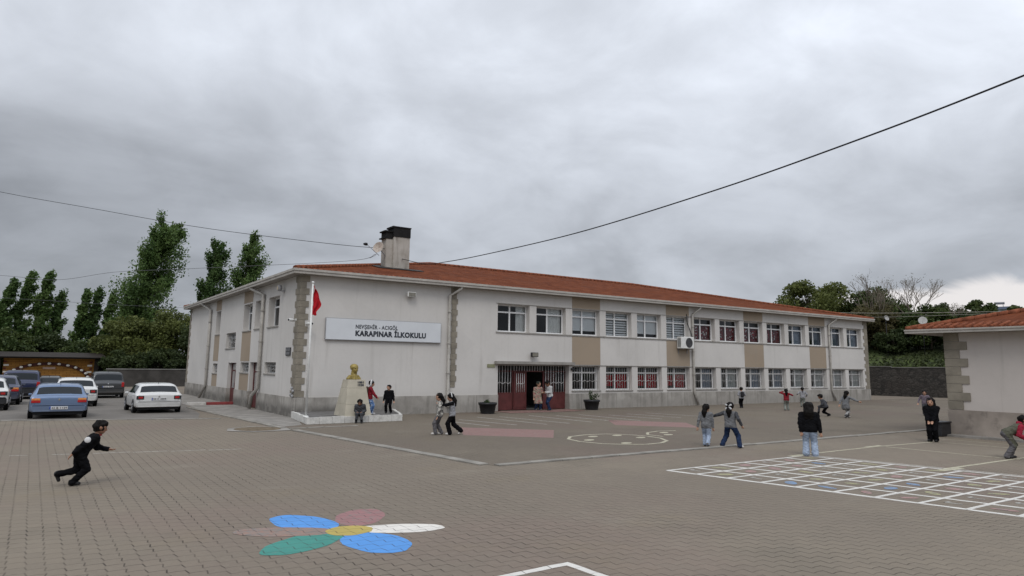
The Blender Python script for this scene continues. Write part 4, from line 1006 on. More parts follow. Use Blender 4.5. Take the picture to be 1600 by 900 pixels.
def hand_mesh(sgn, mat):
    key = (sgn, mat.name)
    if key in HANDS: return HANDS[key]
    pr = [('c', A_(0, 0, .02), A_(0, 0, -.03), .018, .021)]
    for x, ln in ((-.024, .040), (-.008, .047), (.008, .044), (.024, .034)):
        pr.append(('c', A_(x*.6, 0, -.01), A_(x, 0, -.066), .0125, .0105))
        pr.append(('c', A_(x, 0, -.066), A_(x*1.12, .010, -.066-ln*.55), .0095, .0085)); pr.append(('c', A_(x*1.12, .010, -.066-ln*.55), A_(x*1.1, .026, -.066-ln*.95), .0085, .007))
    pr += [('c', A_(-.016*sgn, .004, -.018), A_(-.040*sgn, .014, -.045), .012, .010), ('c', A_(-.040*sgn, .014, -.045), A_(-.043*sgn, .022, -.070), .0098, .0075)]
    V, Q = surf_nets(pr, .0042, .006, .02); HANDS[key] = np_mesh('hand', V, Q, [mat]); return HANDS[key]
def ik(a, c, l1, l2, bend):
    v = c-a; d = np.linalg.norm(v); mx = (l1+l2)*.995
    if d > mx: c = a+v/d*mx; v = c-a; d = mx
    d = max(d, abs(l1-l2)*1.05+1e-4); u = v/np.linalg.norm(v); x = (l1*l1-l2*l2+d*d)/(2*d); h = math.sqrt(max(0, l1*l1-x*x))
    b = np.asarray(bend, float); b = b-u*(b@u); b /= np.linalg.norm(b)+1e-9
    return a+u*x+b*h, c
def rotz(a): c, s = math.cos(a), math.sin(a); return np.array([[c, -s, 0], [s, c, 0], [0, 0, 1]])
def rotx(a): c, s = math.cos(a), math.sin(a); return np.array([[1, 0, 0], [0, c, -s], [0, s, c]])
MC = {}
def cl(name, *a, **kw):
    if name not in MC: MC[name] = mat_cloth(name, *a, **kw)
    return MC[name]
def person(label, loc, face, H, top, bottom, shoe, lean=0, hip=.50, feet=((.0, -.07, 0, 0), (.0, .07, 0, 0)), hands=((.02, -.17, .42), (.02, .17, .42)), look=(0, 0), hair='short', sleeve=None, skin=None, bulk=1.0, flare=0.0, coat=0.0, seated=False, side=0, hood=None, hairmat=None, group='children and adults in the schoolyard', res=None, extra=None, wide=1.12, knee=(0, 1, 0), hem=.045, hlock=.0028):
    skin = skin or SKIN; sleeve = sleeve or top; hm = hairmat or HAIR
    t = thing('person', label, 'person', loc, face-math.pi/2, group)
    h = H; mats = [skin, top, bottom, shoe, sleeve, EYE, LIP]
    P = A_(0, 0, hip*h); le = R(lean); sp = A_(math.sin(R(side)), math.sin(le), math.cos(le)); sp /= np.linalg.norm(sp); fwv = A_(0, math.cos(le), -math.sin(le)); X = A_(1, 0, 0)
    neck = P+sp*.30*h; sh = P+sp*.265*h; w = wide
    pr = []; mi = []
    def add(p, m): pr.append(p); mi.append(m)
    cap = lambda a, b, ra, rb, m: add(('c', np.asarray(a, float), np.asarray(b, float), ra*h, rb*h), m)
    for sx in (-1, 1):
        cap(P+X*.048*h*w*sx+sp*.03*h, sh+X*.066*h*w*sx-sp*.03*h, .062*bulk, .060*bulk, 1)
        cap(P+X*.045*h*w*sx-sp*.005*h, P+X*.045*h*w*sx-sp*.03*h, .070, .066, 2)
    cap(P+sp*.04*h, sh-sp*.04*h, .070*bulk, .072*bulk, 1); cap(sh-X*.095*h*w, sh+X*.095*h*w, .044*bulk, .044*bulk, 1)
    cap(P-X*.04*h*w+sp*.012*h, P+X*.04*h*w+sp*.012*h, .080*bulk, .080*bulk, 1)     # hem
    if coat: 
        for sx in (-1, 1): cap(P+X*.045*h*w*sx, P+X*.06*h*w*sx-A_(0, 0, coat*h)+A_(0, .01, 0)*h, .078*bulk, .088*bulk, 1)
        cap(P, P-A_(0, 0, coat*h), .078*bulk, .085*bulk, 1)
    up_, lo_ = .245*h, .235*h
    for sx, ft in zip((-1, 1), feet):
        hp = P+X*.052*h*w*sx-sp*.015*h; an = A_(ft[1]*h, ft[0]*h, (ft[2]+.045)*h)
        kn, an = ik(hp, an, up_, lo_, knee)
        cap(hp, kn, .066*bulk, .052+flare*.2, 2); cap(kn, an+A_(0, 0, .0), .050+flare*.25, .038+flare, 2)
        pt = R(ft[3]); ya = R(ft[4]) if len(ft) > 4 else 0; fd = rotz(ya)@A_(0, math.cos(pt), math.sin(pt)); dn = rotz(ya)@A_(0, math.sin(pt), -math.cos(pt))
        cap(an+dn*.018*h-fd*.018*h, an+dn*.020*h+fd*.085*h, .027, .024, 3); cap(an-fd*.01*h, an+dn*.018*h, .033, .030, 3)
    wr = []
    for sx, hd in zip((-1, 1), hands):
        so_ = sh+X*.112*h*w*sx; wp = A_(hd[1]*h, hd[0]*h, hd[2]*h); eb, wp = ik(so_, wp, .165*h, .145*h, (sx*.5, -1, -.3) if len(hd) < 4 else hd[3])
        cap(so_, eb, .043*bulk, .036*bulk, 4); cap(eb, wp, .036*bulk, .029*bulk, 4); u = (wp-eb)/np.linalg.norm(wp-eb); cap(wp, wp+u*.03*h, .019, .018, 0); wr.append((wp+u*.035*h, u, sx))
    HR = rotz(R(look[0]))@rotx(-le*.55-R(look[1])); hu = HR@A_(0, 0, 1); hf = HR@A_(0, 1, 0); hx = HR@A_(1, 0, 0)
    hc = neck+hu*.108*h+hf*.012*h
    cap(neck-sp*.02*h, neck+hu*.06*h, .037, .034, 0)
    add(('e', hc+hu*.012*h, A_(.070*w, .080, .080)*h, HR), 0); add(('e', hc+hf*.018*h-hu*.040*h, A_(.050*w, .056, .052)*h, HR), 0)
    cap(hc+hf*.072*h-hu*.008*h, hc+hf*.084*h-hu*.022*h, .010, .013, 0)
    if hair in ('short', 'curly'):
        for sx in (-1, 1): cap(hc+hx*.068*h*w*sx-hu*.012*h, hc+hx*.072*h*w*sx+hu*.008*h-hf*.006*h, .010, .012, 0)
    res = res or h/105
    V, Q = surf_nets(pr, res, .016*h)
    C = V[Q].mean(1); ds = np.stack([prim_d(p, C) for p in pr], 1); arr = np.array(mi)
    fm = arr[ds.argmin(1)]
    tb = (fm == 1) | (fm == 2); up_side = ((C-P)@sp) > -(coat+hem)*h       # a straight hem between the top and the trousers
    fm[tb & up_side] = 1; fm[tb & ~up_side] = 2
    for sx in (-1, 1):
        e = hc+hf*.073*h+hx*.028*h*w*sx+hu*.004*h; fm[(np.linalg.norm(C-e, axis=1) < .0135*h)] = 5
    q = (C-(hc+hf*.070*h-hu*.050*h)); lip = (abs(q@hx) < .022*h) & (abs(q@hu) < .007*h) & (abs(q@hf) < .03*h); fm[lip & (fm == 0)] = 6
    me = np_mesh('body', V, Q, mats, fm); N = np.empty(len(V)*3, np.float32); me.vertices.foreach_get('normal', N); N = N.reshape(-1, 3)
    clo = np.zeros(len(V)); np.maximum.at(clo, Q.ravel(), np.repeat(np.isin(fm, (1, 2, 4)).astype(float), 4))
    U_ = V/h; s1 = np.sin(U_@A_(19, 27, 83)+2.2*np.sin(U_@A_(31, -17, 23)))+.8*np.sin(U_@A_(-47, 33, 61)+1.9*np.sin(U_@A_(12, 41, -19))+1.0)     # folds and creases of the cloth
    V = V+N*(clo*s1*.0029*h)[:, None]; me.vertices.foreach_set('co', V.astype(np.float32).ravel()); me.update()
    b = link('body', me, t)
    # hands
    for wp, u, sx in wr:
        o = link('hand', hand_mesh(sx, skin), t, tuple(wp)); s = h/1.46
        zax = Vector(-u); yax = Vector((0, 1, 0)) if abs(u[1]) < .85 else Vector((0, 0, 1)); xax = yax.cross(zax).normalized(); yax = zax.cross(xax)
        o.rotation_euler = Matrix((xax, yax, zax)).transposed().to_euler(); o.scale = (s, s, s)
    # hair
    hp_ = [('e', hc+hu*.020*h-hf*.008*h, A_(.078*w, .088, .082)*h, HR)]
    if hair in ('long', 'scarf'): hp_ += [('c', hc-hf*.045*h, hc-hf*.075*h-hu*.10*h, .058*h, .062*h), ('c', hc-hf*.075*h-hu*.10*h, hc-hf*.070*h-hu*.21*h, .060*h, .035*h)]
    if hair == 'verylong': hp_ += [('c', hc-hf*.03*h, hc-hf*.065*h-hu*.10*h, .088*h, .096*h), ('c', hc-hf*.07*h-hu*.12*h-hx*.03*h, hc-hf*.07*h-hu*.2*h-hx*.04*h, .055*h, .04*h), ('c', hc-hf*.07*h-hu*.12*h+hx*.03*h, hc-hf*.07*h-hu*.2*h+hx*.04*h, .055*h, .04*h)]
    if hair == 'pony': hp_ += [('c', hc-hf*.08*h+hu*.03*h, hc-hf*.13*h-hu*.03*h, .026*h, .034*h), ('c', hc-hf*.13*h-hu*.03*h, hc-hf*.12*h-hu*.17*h, .034*h, .012*h)]
    if hair == 'curly': hp_ += [('e', hc+hu*.052*h+hf*.000*h, A_(.080, .088, .056)*h, HR), ('e', hc+hu*.010*h-hf*.050*h, A_(.076, .052, .066)*h, HR), ('c', hc+hu*.062*h+hf*.060*h-hx*.03*h, hc+hu*.062*h+hf*.060*h+hx*.03*h, .026*h, .026*h)]
    hp_ += [('-e', hc+hf*.088*h-hu*.035*h, A_(.066*w, .072, .078)*h, HR)]
    V, Q = surf_nets(hp_, h/95, .02*h)
    wv = np.sin(V@A_(61, 37, 12)/h*1.3)+np.sin(V@A_(-33, 58, 21)/h*1.3+1.7)+.8*np.sin(V@A_(20, -25, 90)/h+.4)     # loose locks
    dr = V-(hc-hu*.02*h); V = V+dr/np.linalg.norm(dr, axis=1)[:, None]*(wv*hlock*h)[:, None]
    link('hair', np_mesh('hair', V, Q, [hm]), t)
    if hood is not None:
        hd = [('c', neck-fwv*.045*h-X*.035*h, neck-fwv*.045*h+X*.035*h, .042*h, .042*h), ('c', neck-fwv*.06*h-sp*.02*h, neck-fwv*.05*h-sp*.06*h, .045*h, .02*h)]
        V, Q = surf_nets(hd, h/85, .02*h); link('hood', np_mesh('hood', V, Q, [hood]), t)
    if extra: extra(t, dict(h=h, P=P, sp=sp, hc=hc, hf=hf, hu=hu, hx=hx, sh=sh, X=X, fw=fwv, neck=neck, wr=wr))
    return t
def sdf_part(t, name, pr, mat, res=.014, kb=.02):
    V, Q = surf_nets(pr, res, kb); return link(name, np_mesh(name, V, Q, [mat]), t)
def away(x, y, rel):     # the way a person faces, as the compass angle of the line of sight from the yard's far corner plus a turn
    return math.atan2(y+33.7, x+10.4)+R(rel)
BLK = cl('black_cloth', (.0075, .0075, .0088)); BLK2 = cl('black_trousers', (.0065, .0065, .0075)); NAVY = cl('navy_denim', (.020, .033, .072), .3); LJEAN = cl('pale_blue_denim', (.30, .36, .46)); MJEAN = cl('mid_blue_denim', (.10, .18, .36), .18, 9.0, (.30, .38, .52), 7.0)
GREYT = cl('mid_grey_knit', (.155, .158, .165)); GREYD = cl('dark_grey_cloth', (.06, .062, .068)); GREYTR = cl('grey_trousers', (.12, .115, .12)); WSHOE = pbr('white_trainers', (.55, .53, .51), .6); BSHOE = pbr('black_shoes', (.012, .012, .013), .5); GSHOE = pbr('grey_shoes', (.12, .11, .10), .6)
REDT = cl('dark_red_cloth', (.20, .02, .028)); REDB = cl('bright_red_cloth', (.28, .025, .045)); OLIVE = cl('olive_vest_cloth', (.10, .10, .075)); CREAMP = cl('cream_patterned_cloth', (.46, .44, .40), .1, 9.0, (.13, .125, .12), 11.0); WHITEC = cl('white_knit', (.50, .50, .50)); LGREY = cl('pale_grey_cloth', (.25, .25, .265)); PURP = cl('mauve_cloth', (.15, .125, .15)); BEIGEF = cl('beige_flowered_cloth', (.27, .235, .185), .15, 8.0, (.34, .18, .16), 9.0); PGREEN = cl('pale_green_trousers', (.21, .225, .205)); STRIPE = cl('white_and_grey_trousers', (.33, .325, .32), .15, 9.0, (.06, .06, .062), 5.0)

def boy_extra(t, d):
    h = d['h']
    e = MB(); e.lathe([(.060, 0), (.055, .007), (.001, .010)], (0, 0, 0), 16, cap=False)
    o = e.build('round_emblem', pbr('white_emblem', (.62, .62, .62), .7), t, tuple(d['sh']+d['X']*.180*h-d['sp']*.075*h-d['fw']*.062*h)); o.rotation_euler = Vector(d['X']+d['sp']*.12).to_track_quat('Z', 'Y').to_euler()
    sdf_part(t, 'red_collar', [('c', d['neck']+A_(math.cos(a)*.05, math.sin(a)*.05, 0)*h, d['neck']+A_(math.cos(a+.4)*.05, math.sin(a+.4)*.05, 0)*h, .010*h, .010*h) for a in np.arange(0, 6.2, .4)], REDT, .008, .004)
    P = d['P']+d['sp']*.004*h
    sdf_part(t, 'red_hem', [('c', P+A_(math.cos(a)*.128, math.sin(a)*.084, -math.sin(a)*.03)*h, P+A_(math.cos(a+.3)*.128, math.sin(a+.3)*.084, -math.sin(a+.3)*.03)*h, .007*h, .007*h) for a in np.arange(0, 6.2, .3)], REDT, .008, .004)
person('boy in a black tracksuit with a white round emblem running across the yard', (-9.42, -16.32, 0), away(-9.3, -16.4, -90), 1.44, BLK, BLK2, BSHOE, lean=39, bulk=1.22, hip=.45, feet=((-.25, -.06, .11, -68), (-.07, .06, .0, 0)),
       hands=((.33, -.10, .47), (-.20, .15, .36)), look=(6, -12), hair='curly', hlock=.006, skin=SKIN2, flare=.004, extra=boy_extra, res=.0115, knee=(0, 1, -.1))
person('girl in cream patterned jacket and grey trousers walking arm in arm', (2.20, -10.35, 0), away(2.2, -10.4, 92), 1.50, CREAMP, GREYTR, WSHOE, feet=((.10, -.05, 0, 0), (-.05, .06, .0, 0)), hands=((.06, -.15, .43), (.02, .16, .43)), hair='long', look=(12, 8), bulk=1.1, flare=.008)
def scarfbow(t, d):
    h = d['h']; c = d['hc']
    sdf_part(t, 'headband', [('c', c+(d['hx']*math.cos(a)*.087*1.1+d['hu']*(math.sin(a)*.095+.01)-d['hf']*.03)*h, c+(d['hx']*math.cos(a+.35)*.087*1.1+d['hu']*(math.sin(a+.35)*.095+.01)-d['hf']*.03)*h, .012*h, .012*h) for a in np.arange(0, 3.1, .35)], WHITEC, .009, .006)
person('girl in grey vest with black sleeves and flared black trousers reaching across her friend', (2.58, -10.62, 0), away(2.6, -10.8, 95), 1.50, LGREY, BLK2, WSHOE, sleeve=BLK, feet=((.06, -.05, 0, 0), (-.22, .06, .05, -42)), hands=((.30, -.02, .735), (.02, .14, .45)), hair='long', look=(0, 10), flare=.018, extra=scarfbow, lean=4)
person('child in grey coat sitting on the white platform kerb', (1.66, -4.06, 0), away(1.7, -4.6, 172), 1.36, GREYD, BLK2, BSHOE, lean=24, bulk=1.3, hip=.29, feet=((.27, -.09, 0, 0), (.24, .09, 0, 0)), hands=((.17, -.09, .34), (.17, .09, .34)), hair='long', look=(0, 18), hood=GREYD, skin=SKIN2, knee=(0, 1, .6))
def furhood(t, d):
    h = d['h']; c = d['hc']
    sdf_part(t, 'fur_trim', [('c', c+(d['hx']*math.cos(a)*.10+d['hu']*(math.sin(a)*.10)-d['hf']*.02)*h, c+(d['hx']*math.cos(a+.4)*.10+d['hu']*(math.sin(a+.4)*.10)-d['hf']*.02)*h, .026*h, .026*h) for a in np.arange(.3, 6.2, .4)], WHITEC, .012, .01)
    n = d['P']+d['sp']*.17*h-d['fw']*.10*h
    sdf_part(t, 'backpack', [('c', n+d['sp']*.09*h-d['X']*.03*h, n-d['sp']*.10*h-d['X']*.03*h, .06*h, .065*h), ('c', n+d['sp']*.09*h+d['X']*.03*h, n-d['sp']*.10*h+d['X']*.03*h, .06*h, .065*h)], cl('olive_backpack_cloth', (.085, .06, .045)), .014, .03)
person('child in dark red jacket and blue jeans with white fur hood beside the pedestal', (2.35, -3.35, .275), away(2.1, -4.0, -82), 1.52, REDT, MJEAN, WSHOE, lean=4, feet=((.09, -.05, 0, 0), (-.02, .06, 0, 0)), hands=((.24, -.10, .50), (.20, .12, .50)), hair='short', look=(-8, 6), extra=furhood, bulk=1.12, hairmat=HAIR)
person('small child in black clothes standing on the platform by the grey plinth', (3.60, -2.7, .275), away(3.6, -2.7, 165), 1.30, BLK, BLK2, BSHOE, feet=((0, -.09, 0, 0), (0, .09, 0, 0)), hands=((.0, -.19, .43), (.0, .19, .43)), hair='short', look=(-20, 0), skin=SKIN, bulk=1.12, flare=.012)
person('woman in long beige flowered coat standing in the school doorway', (14.10, -.25, 0), away(14.2, -.3, 205), 1.66, BEIGEF, NAVY, GSHOE, coat=.22, feet=((.05, -.07, 0, 0), (-.04, .07, 0, 0)), hands=((.14, -.11, .60), (.02, .17, .44)), hair='short', look=(25, 5), hairmat=cl('green_black_headscarf', (.03, .035, .03)), flare=.006)
def clipb(t, d):
    wp = d['wr'][0][0]; o = MB(); o.rbox(-.12, .12, -.012, .012, -.16, .16, .004); b = o.build('dark_folder', BLK, t, tuple(wp+A_(.06, .03, .02))); b.rotation_euler = (R(35), 0, R(20))
person('man in white jumper and navy trousers looking down beside the red door', (14.62, -.70, 0), away(14.7, -.7, 118), 1.74, WHITEC, NAVY, BSHOE, lean=4, feet=((.05, -.06, 0, 0, 20), (-.05, .07, 0, 0, -10)), hands=((.17, -.06, .60), (.17, .05, .58)), hair='short', look=(0, 26), skin=SKIN2, bulk=1.06)
person('girl with long dark hair in grey top and pale jeans walking away with raised heel', (8.15, -17.75, 0), away(8.2, -17.7, -8), 1.36, GREYT, LJEAN, GSHOE, feet=((.06, -.05, 0, 0), (-.13, .045, .035, -40)), hands=((-.04, -.20, .44), (.02, .16, .45)), hair='long', look=(-30, 2), flare=.010, hem=.08)
def bow(t, d):
    h = d['h']; c = d['hc']-d['hf']*.09*h
    sdf_part(t, 'hair_bow', [('c', c, c+(d['hx']*sx*.055+d['hu']*sz*.05)*h, .012*h, .022*h) for sx in (-1, 1) for sz in (-.9, .8)], WHITEC, .008, .008)
person('girl with white hair bow in grey top and dark jeans striding sideways', (8.62, -18.35, 0), away(8.4, -18.5, -22), 1.47, GREYT, NAVY, WSHOE, sleeve=GREYD, hip=.475, feet=((-.02, -.19, 0, 0, 25), (.0, .20, 0, 0, -25)), hands=((.04, -.40, .655), (.0, .25, .50)), hair='long', look=(0, 0), flare=.014, extra=bow, wide=1.18)
person('girl in black jacket and wide pale blue jeans seen from behind by the painted grid', (8.92, -21.0, 0), away(8.9, -21, 0), 1.56, BLK, LJEAN, GSHOE, feet=((0, -.075, 0, 0, 10), (0, .085, 0, 0, -10)), hands=((-.06, -.15, .47), (-.02, .20, .42)), hair='verylong', bulk=1.22, flare=.026, hood=BLK, wide=1.22, hem=.06)
def pack(col, nm):
    def f(t, d):
        h = d['h']; n = d['P']+d['sp']*.16*h-d['fw']*.10*h
        sdf_part(t, 'backpack', [('c', n+d['sp']*.08*h-d['X']*.035*h, n-d['sp']*.08*h-d['X']*.035*h, .05*h, .055*h), ('c', n+d['sp']*.08*h+d['X']*.035*h, n-d['sp']*.08*h+d['X']*.035*h, .05*h, .055*h)], cl(nm, col), .016, .03)
    return f
person('far child in grey top and black trousers with dark backpack near the plinth', (28.3, -3.5, 0), away(28.3, -3.5, 25), 1.34, LGREY, BLK2, BSHOE, feet=((0, -.05, 0, 0), (.04, .05, 0, 0)), hands=((.1, -.13, .6), (.1, .13, .6)), hair='short', extra=pack((.03, .03, .032), 'black_backpack'), res=.018)
person('far child in dark red top with hands raised to the head', (28.8, -6.5, 0), away(28.8, -6.5, 10), 1.33, REDT, PGREEN, BSHOE, feet=((0, -.07, 0, 0), (.10, .08, 0, 0, -40)), hands=((.06, -.13, .86, (-1, 0, -.4)), (.06, .20, .74, (1, 0, -.4))), hair='long', res=.018, flare=.012)
person('far girl in pale grey jumper with black ponytail flying sideways', (33.4, -4.6, 0), away(33.4, -4.6, 12), 1.34, LGREY, PGREEN, GSHOE, lean=8, feet=((.1, -.06, 0, 0), (-.12, .06, .04, -30)), hands=((.10, -.26, .62), (.10, .2, .55)), hair='pony', res=.018)
person('girl in grey hooded coat running with her arm stretched out', (25.9, -12.1, 0), away(25.9, -12.2, -32), 1.50, GREYT, STRIPE, WSHOE, lean=14, hip=.46, feet=((.22, -.06, 0, 0), (-.13, .07, .02, -30)), hands=((-.15, -.14, .46), (.14, .40, .60)), hair='long', hood=GREYD, coat=.10, res=.016, flare=.012)
person('child in dark clothes lunging behind the girl in the grey hooded coat', (26.0, -10.9, 0), away(26, -10.9, 80), 1.42, GREYD, BLK2, BSHOE, lean=30, hip=.38, feet=((.27, -.07, .08, 10), (-.10, .07, .02, -20)), hands=((.22, -.1, .36), (.1, .16, .4)), hair='curly', res=.016)
person('person all in black facing the camera with hands clasped beside the black box', (16.88, -20.75, 0), away(16.9, -20.8, 172), 1.56, BLK, BLK2, BSHOE, feet=((.0, -.06, 0, 0), (.02, .06, 0, 0, -20)), hands=((.13, -.03, .46), (.14, .06, .45)), hair='verylong', look=(-4, 4), bulk=1.2, flare=.018, hairmat=cl('black_headscarf', (.014, .013, .014)), wide=1.16)
person('far child in mauve top partly hidden behind the person in black', (32.6, -13.0, 0), away(32.6, -13, 178), 1.42, PURP, GREYD, GSHOE, hands=((.0, -.2, .45), (.06, .24, .50)), hair='short', res=.018)
person('boy in olive vest with red sleeves bending forward at the right edge', (13.80, -24.3, 0), away(13.8, -24.4, -80), 1.52, OLIVE, GREYTR, BSHOE, sleeve=REDB, lean=58, hip=.475, feet=((.04, -.07, 0, 0), (-.04, .08, 0, 0)), hands=((.30, -.10, .40), (.28, .12, .38)), hair='short', look=(0, -20), skin=SKIN2, bulk=1.16, flare=.012, hood=REDB)
person('child with dark hair partly out of the picture behind the bending boy', (17.3, -24.2, 0), away(17.3, -24.2, 180), 1.46, GREYD, BLK2, BSHOE, hair='short', skin=SKIN2)

# golden bust on the pedestal
GOLD = pbr('gold_paint', (.27, .205, .06), .5, .3, 6, metal=.35, spec=.4)
c = A_(0, 0, .44)
bp = [('e', c+A_(0, .02, .045), A_(.128, .155, .135), None), ('e', c+A_(0, -.035, -.055), A_(.100, .112, .115), None), ('c', A_(0, .03, .10), A_(0, .01, .32), .115, .098), ('c', A_(-.16, .03, .11), A_(.16, .03, .11), .07, .07), ('c', A_(-.2, .03, .03), A_(.2, .03, .03), .085, .085), ('c', A_(0, -.045, .02), A_(0, -.04, .14), .11, .09),
      ('c', c+A_(0, -.145, .005), c+A_(0, -.166, -.045), .013, .022), ('c', c+A_(-.065, -.125, .036), c+A_(.065, -.125, .036), .016, .016), ('c', c+A_(-.034, -.142, -.098), c+A_(.034, -.142, -.098), .011, .011), ('c', c+A_(0, -.12, -.14), c+A_(0, -.118, -.14), .032, .032),
      ('c', c+A_(-.124, .01, -.03), c+A_(-.130, .02, .02), .018, .022), ('c', c+A_(.124, .01, -.03), c+A_(.130, .02, .02), .018, .022), ('e', c+A_(0, .035, .075), A_(.132, .15, .118), None),
      ('-e', c+A_(-.048, -.152, .004), A_(.028, .024, .016), None), ('-e', c+A_(.048, -.152, .004), A_(.028, .024, .016), None)]
V, Q = surf_nets(bp, .010, .020); V = V[:, :]; V[:, 2] = np.maximum(V[:, 2], 0)
bu = thing('golden_bust', 'golden head and shoulders bust on the tapering pedestal', 'statue', (1.62, -3.25, 1.84), R(16))
bo = link('bust_body', np_mesh('bust_body', V, Q, [GOLD]), bu); bo.scale = (1.36, 1.2, 1.10)
bu.location.z = 1.841
# ------------------------------------------------------------------ flagpole, planters, cables
fp = thing('flagpole', 'slim white flagpole on the platform with a furled red flag', 'flagpole', (-.55, -3.45, .26))
mb = MB(); mb.tube([(0, 0, 0), (0, 0, 5.75)], [.055, .035], 12); mb.lathe([(.12, 0), (.12, .04), (.06, .06)], (0, 0, 0), 14); mb.ball((0, 0, 5.79), .06, 8); mb.build('pole', WHITEMET, fp)
mb = MB(); nz, nx = 14, 9; vs = []
for i in range(nz+1):
    zz = 5.66-1.30*i/nz; wv = .13+.30*math.sin(min(1, i/nz*1.15)*math.pi*.86)**1.2
    for j in range(nx+1):
        u = j/nx; vs.append((.045+wv*u*.78+.03*math.sin(i*.9), -.045*math.sin(u*9+i*.5)-.12*u*wv, zz-.18*u*(1-i/nz)+.02*math.sin(u*7)))
mb.add(vs, [(i*(nx+1)+j, i*(nx+1)+j+1, (i+1)*(nx+1)+j+1, (i+1)*(nx+1)+j) for i in range(nz) for j in range(nx)], 0, True)
mb.build('flag', cl('red_flag_cloth', (.40, .018, .026), .1), fp)
LEAF_G = mat_leaf('small_plant_leaf', (.03, .055, .02), (.07, .10, .035))
def leaves_mesh(name, P, size, mat, flat=.0, seed=1, asp=.62):
    """one small rhombic leaf at each point, turned at random"""
    g = np.random.default_rng(seed); n = len(P); s = size*(.6+.8*g.random(n))[:, None]
    d = g.normal(size=(n, 3)); d[:, 2] *= (1-flat); d /= np.linalg.norm(d, axis=1)[:, None]
    e = np.cross(d, g.normal(size=(n, 3))); e /= np.linalg.norm(e, axis=1)[:, None]
    V = np.stack([P-d*s, P+e*s*asp, P+d*s, P-e*s*asp], 1).reshape(-1, 3); Q = np.arange(4*n).reshape(n, 4)
    me = np_mesh(name, V, Q, [mat]); return me
def planter(loc, label, tall):
    t = thing('planter', label, 'planter', loc, 0, 'black planters by the school entrance')
    mb = MB(); mb.lathe([(.37, 0), (.46, .47), (.50, .47), (.50, .58), (.44, .58), (.42, .46), (.001, .46)], (0, 0, 0), 24, cap=False); mb.build('tub', DARKPL, t)
    MB().lathe([(.43, .50), (.001, .52)], (0, 0, 0), 20, cap=False).build('soil', pbr('potting_soil', (.05, .035, .025), .95, .3, 10), t)
    g = np.random.default_rng(int(tall*100)); mb = MB(); pts = []
    for i in range(7 if tall > .3 else 4):
        a = g.random()*6.28; r = g.random()*.2; b = (r*math.cos(a)*.5, r*math.sin(a)*.5, .5); e = (r*math.cos(a)*2, r*math.sin(a)*2, .5+tall*(.6+.5*g.random())); mb.tube([b, ((b[0]+e[0])/2, (b[1]+e[1])/2, (b[2]+e[2])/2+.05), e], .008, 5)
        for q in range(26): u = .3+.75*g.random(); pts.append([b[m]+(e[m]-b[m])*u+g.normal()*.06 for m in range(3)])
    mb.build('stem', BARK, t); link('foliage', leaves_mesh('foliage', np.array(pts), .05, LEAF_G, 0, 3), t)
planter((9.95, -1.35, 0), 'round black planter with a low dry plant left of the entrance', .22)
planter((17.55, -1.0, 0), 'round black planter with a taller leafy plant right of the entrance', .55)
t = thing('black_box', 'low rectangular black planter box beside the corner of the small building', 'planter box', (19.62, -19.75, 0))
mb = MB(); mb.rbox(-.40, .40, -.22, .22, 0, .50, .02); mb.rbox(-.43, .43, -.25, .25, .50, .56, .012); mb.build('tub', DARKPL, t)

CABLE = pbr('black_cable', (.014, .014, .016), .6, .1, 2); WIRE = pbr('grey_wire', (.12, .12, .13), .6, .1, 2)
def cable(pts, r, mat, label, n=6):
    P = [Vector(p) for p in pts]; out = []
    for i in range(len(P)-1):           # smooth curve through the points
        a, b, c_, d = P[max(i-1, 0)], P[i], P[i+1], P[min(i+2, len(P)-1)]
        for q in range(8):
            s = q/8; out.append(.5*((2*b)+(c_-a)*s+(2*a-5*b+4*c_-d)*s*s+(3*b-a-3*c_+d)*s**3))
    out.append(P[-1]); o = MB().tube(out, r, n).build('overhead_cable', mat, None, tuple(P[0]))
    tag(o, label, 'cable', 'overhead cables')
cable([(7.9, 5.6, 9.0), (7.8, 2.21, 8.3), (7.59, -.84, 8.06), (7.29, -5.22, 7.88), (6.78, -12.67, 7.73), (6.31, -19.48, 7.88), (6.01, -23.92, 8.12), (5.71, -28.3, 8.5), (5.1, -36, 9.4), (4.2, -48, 11.2)], .021, CABLE, 'thick black overhead cable crossing the sky from the chimney to the right')
cable([(6.86, 6.0, 9.6), (4.0, 8.4, 9.95), (-2, 14.8, 11.2), (-8, 20.8, 12.75), (-13.4, 26.3, 14.2), (-20, 33, 16.3), (-40, 55, 24)], .017, CABLE, 'thin dark wire rising left from the satellite dish')
cable([(5.9, 5.9, 8.9), (7.2, 8.2, 9.55), (6.4, 11.3, 9.39), (-2.11, 19.7, 9.02), (-6.06, 24.18, 8.92), (-9.46, 26.34, 8.29), (-12.91, 28.29, 8.52), (-22, 35, 9.2), (-45, 52, 12)], .014, WIRE, 'faint grey wire sagging level across the poplars')
cable([(-40, 57, 9.1), (-13.81, 56.28, 8.91), (-3.35, 56.06, 8.78), (8, 56, 8.9)], .016, WIRE, 'lowest faint wire in front of the left trees')
cable([(50.6, 22, 9.6), (54.2, 20.56, 9.45), (58.88, 6.3, 8.38), (56.8, -7.87, 7.59), (55.5, -10.2, 7.44), (52, -20, 7.2)], .024, pbr('pale_wire', (.33, .31, .26), .7), 'pale wire from the far end of the school roof to the right')
cable([(50.6, 21.6, 9.3), (58.57, 6.83, 8.0), (55.77, -5.32, 7.42), (52, -20, 7.0)], .02, pbr('pale_wire_two', (.26, .25, .21), .7), 'second pale wire slung just below at the right')

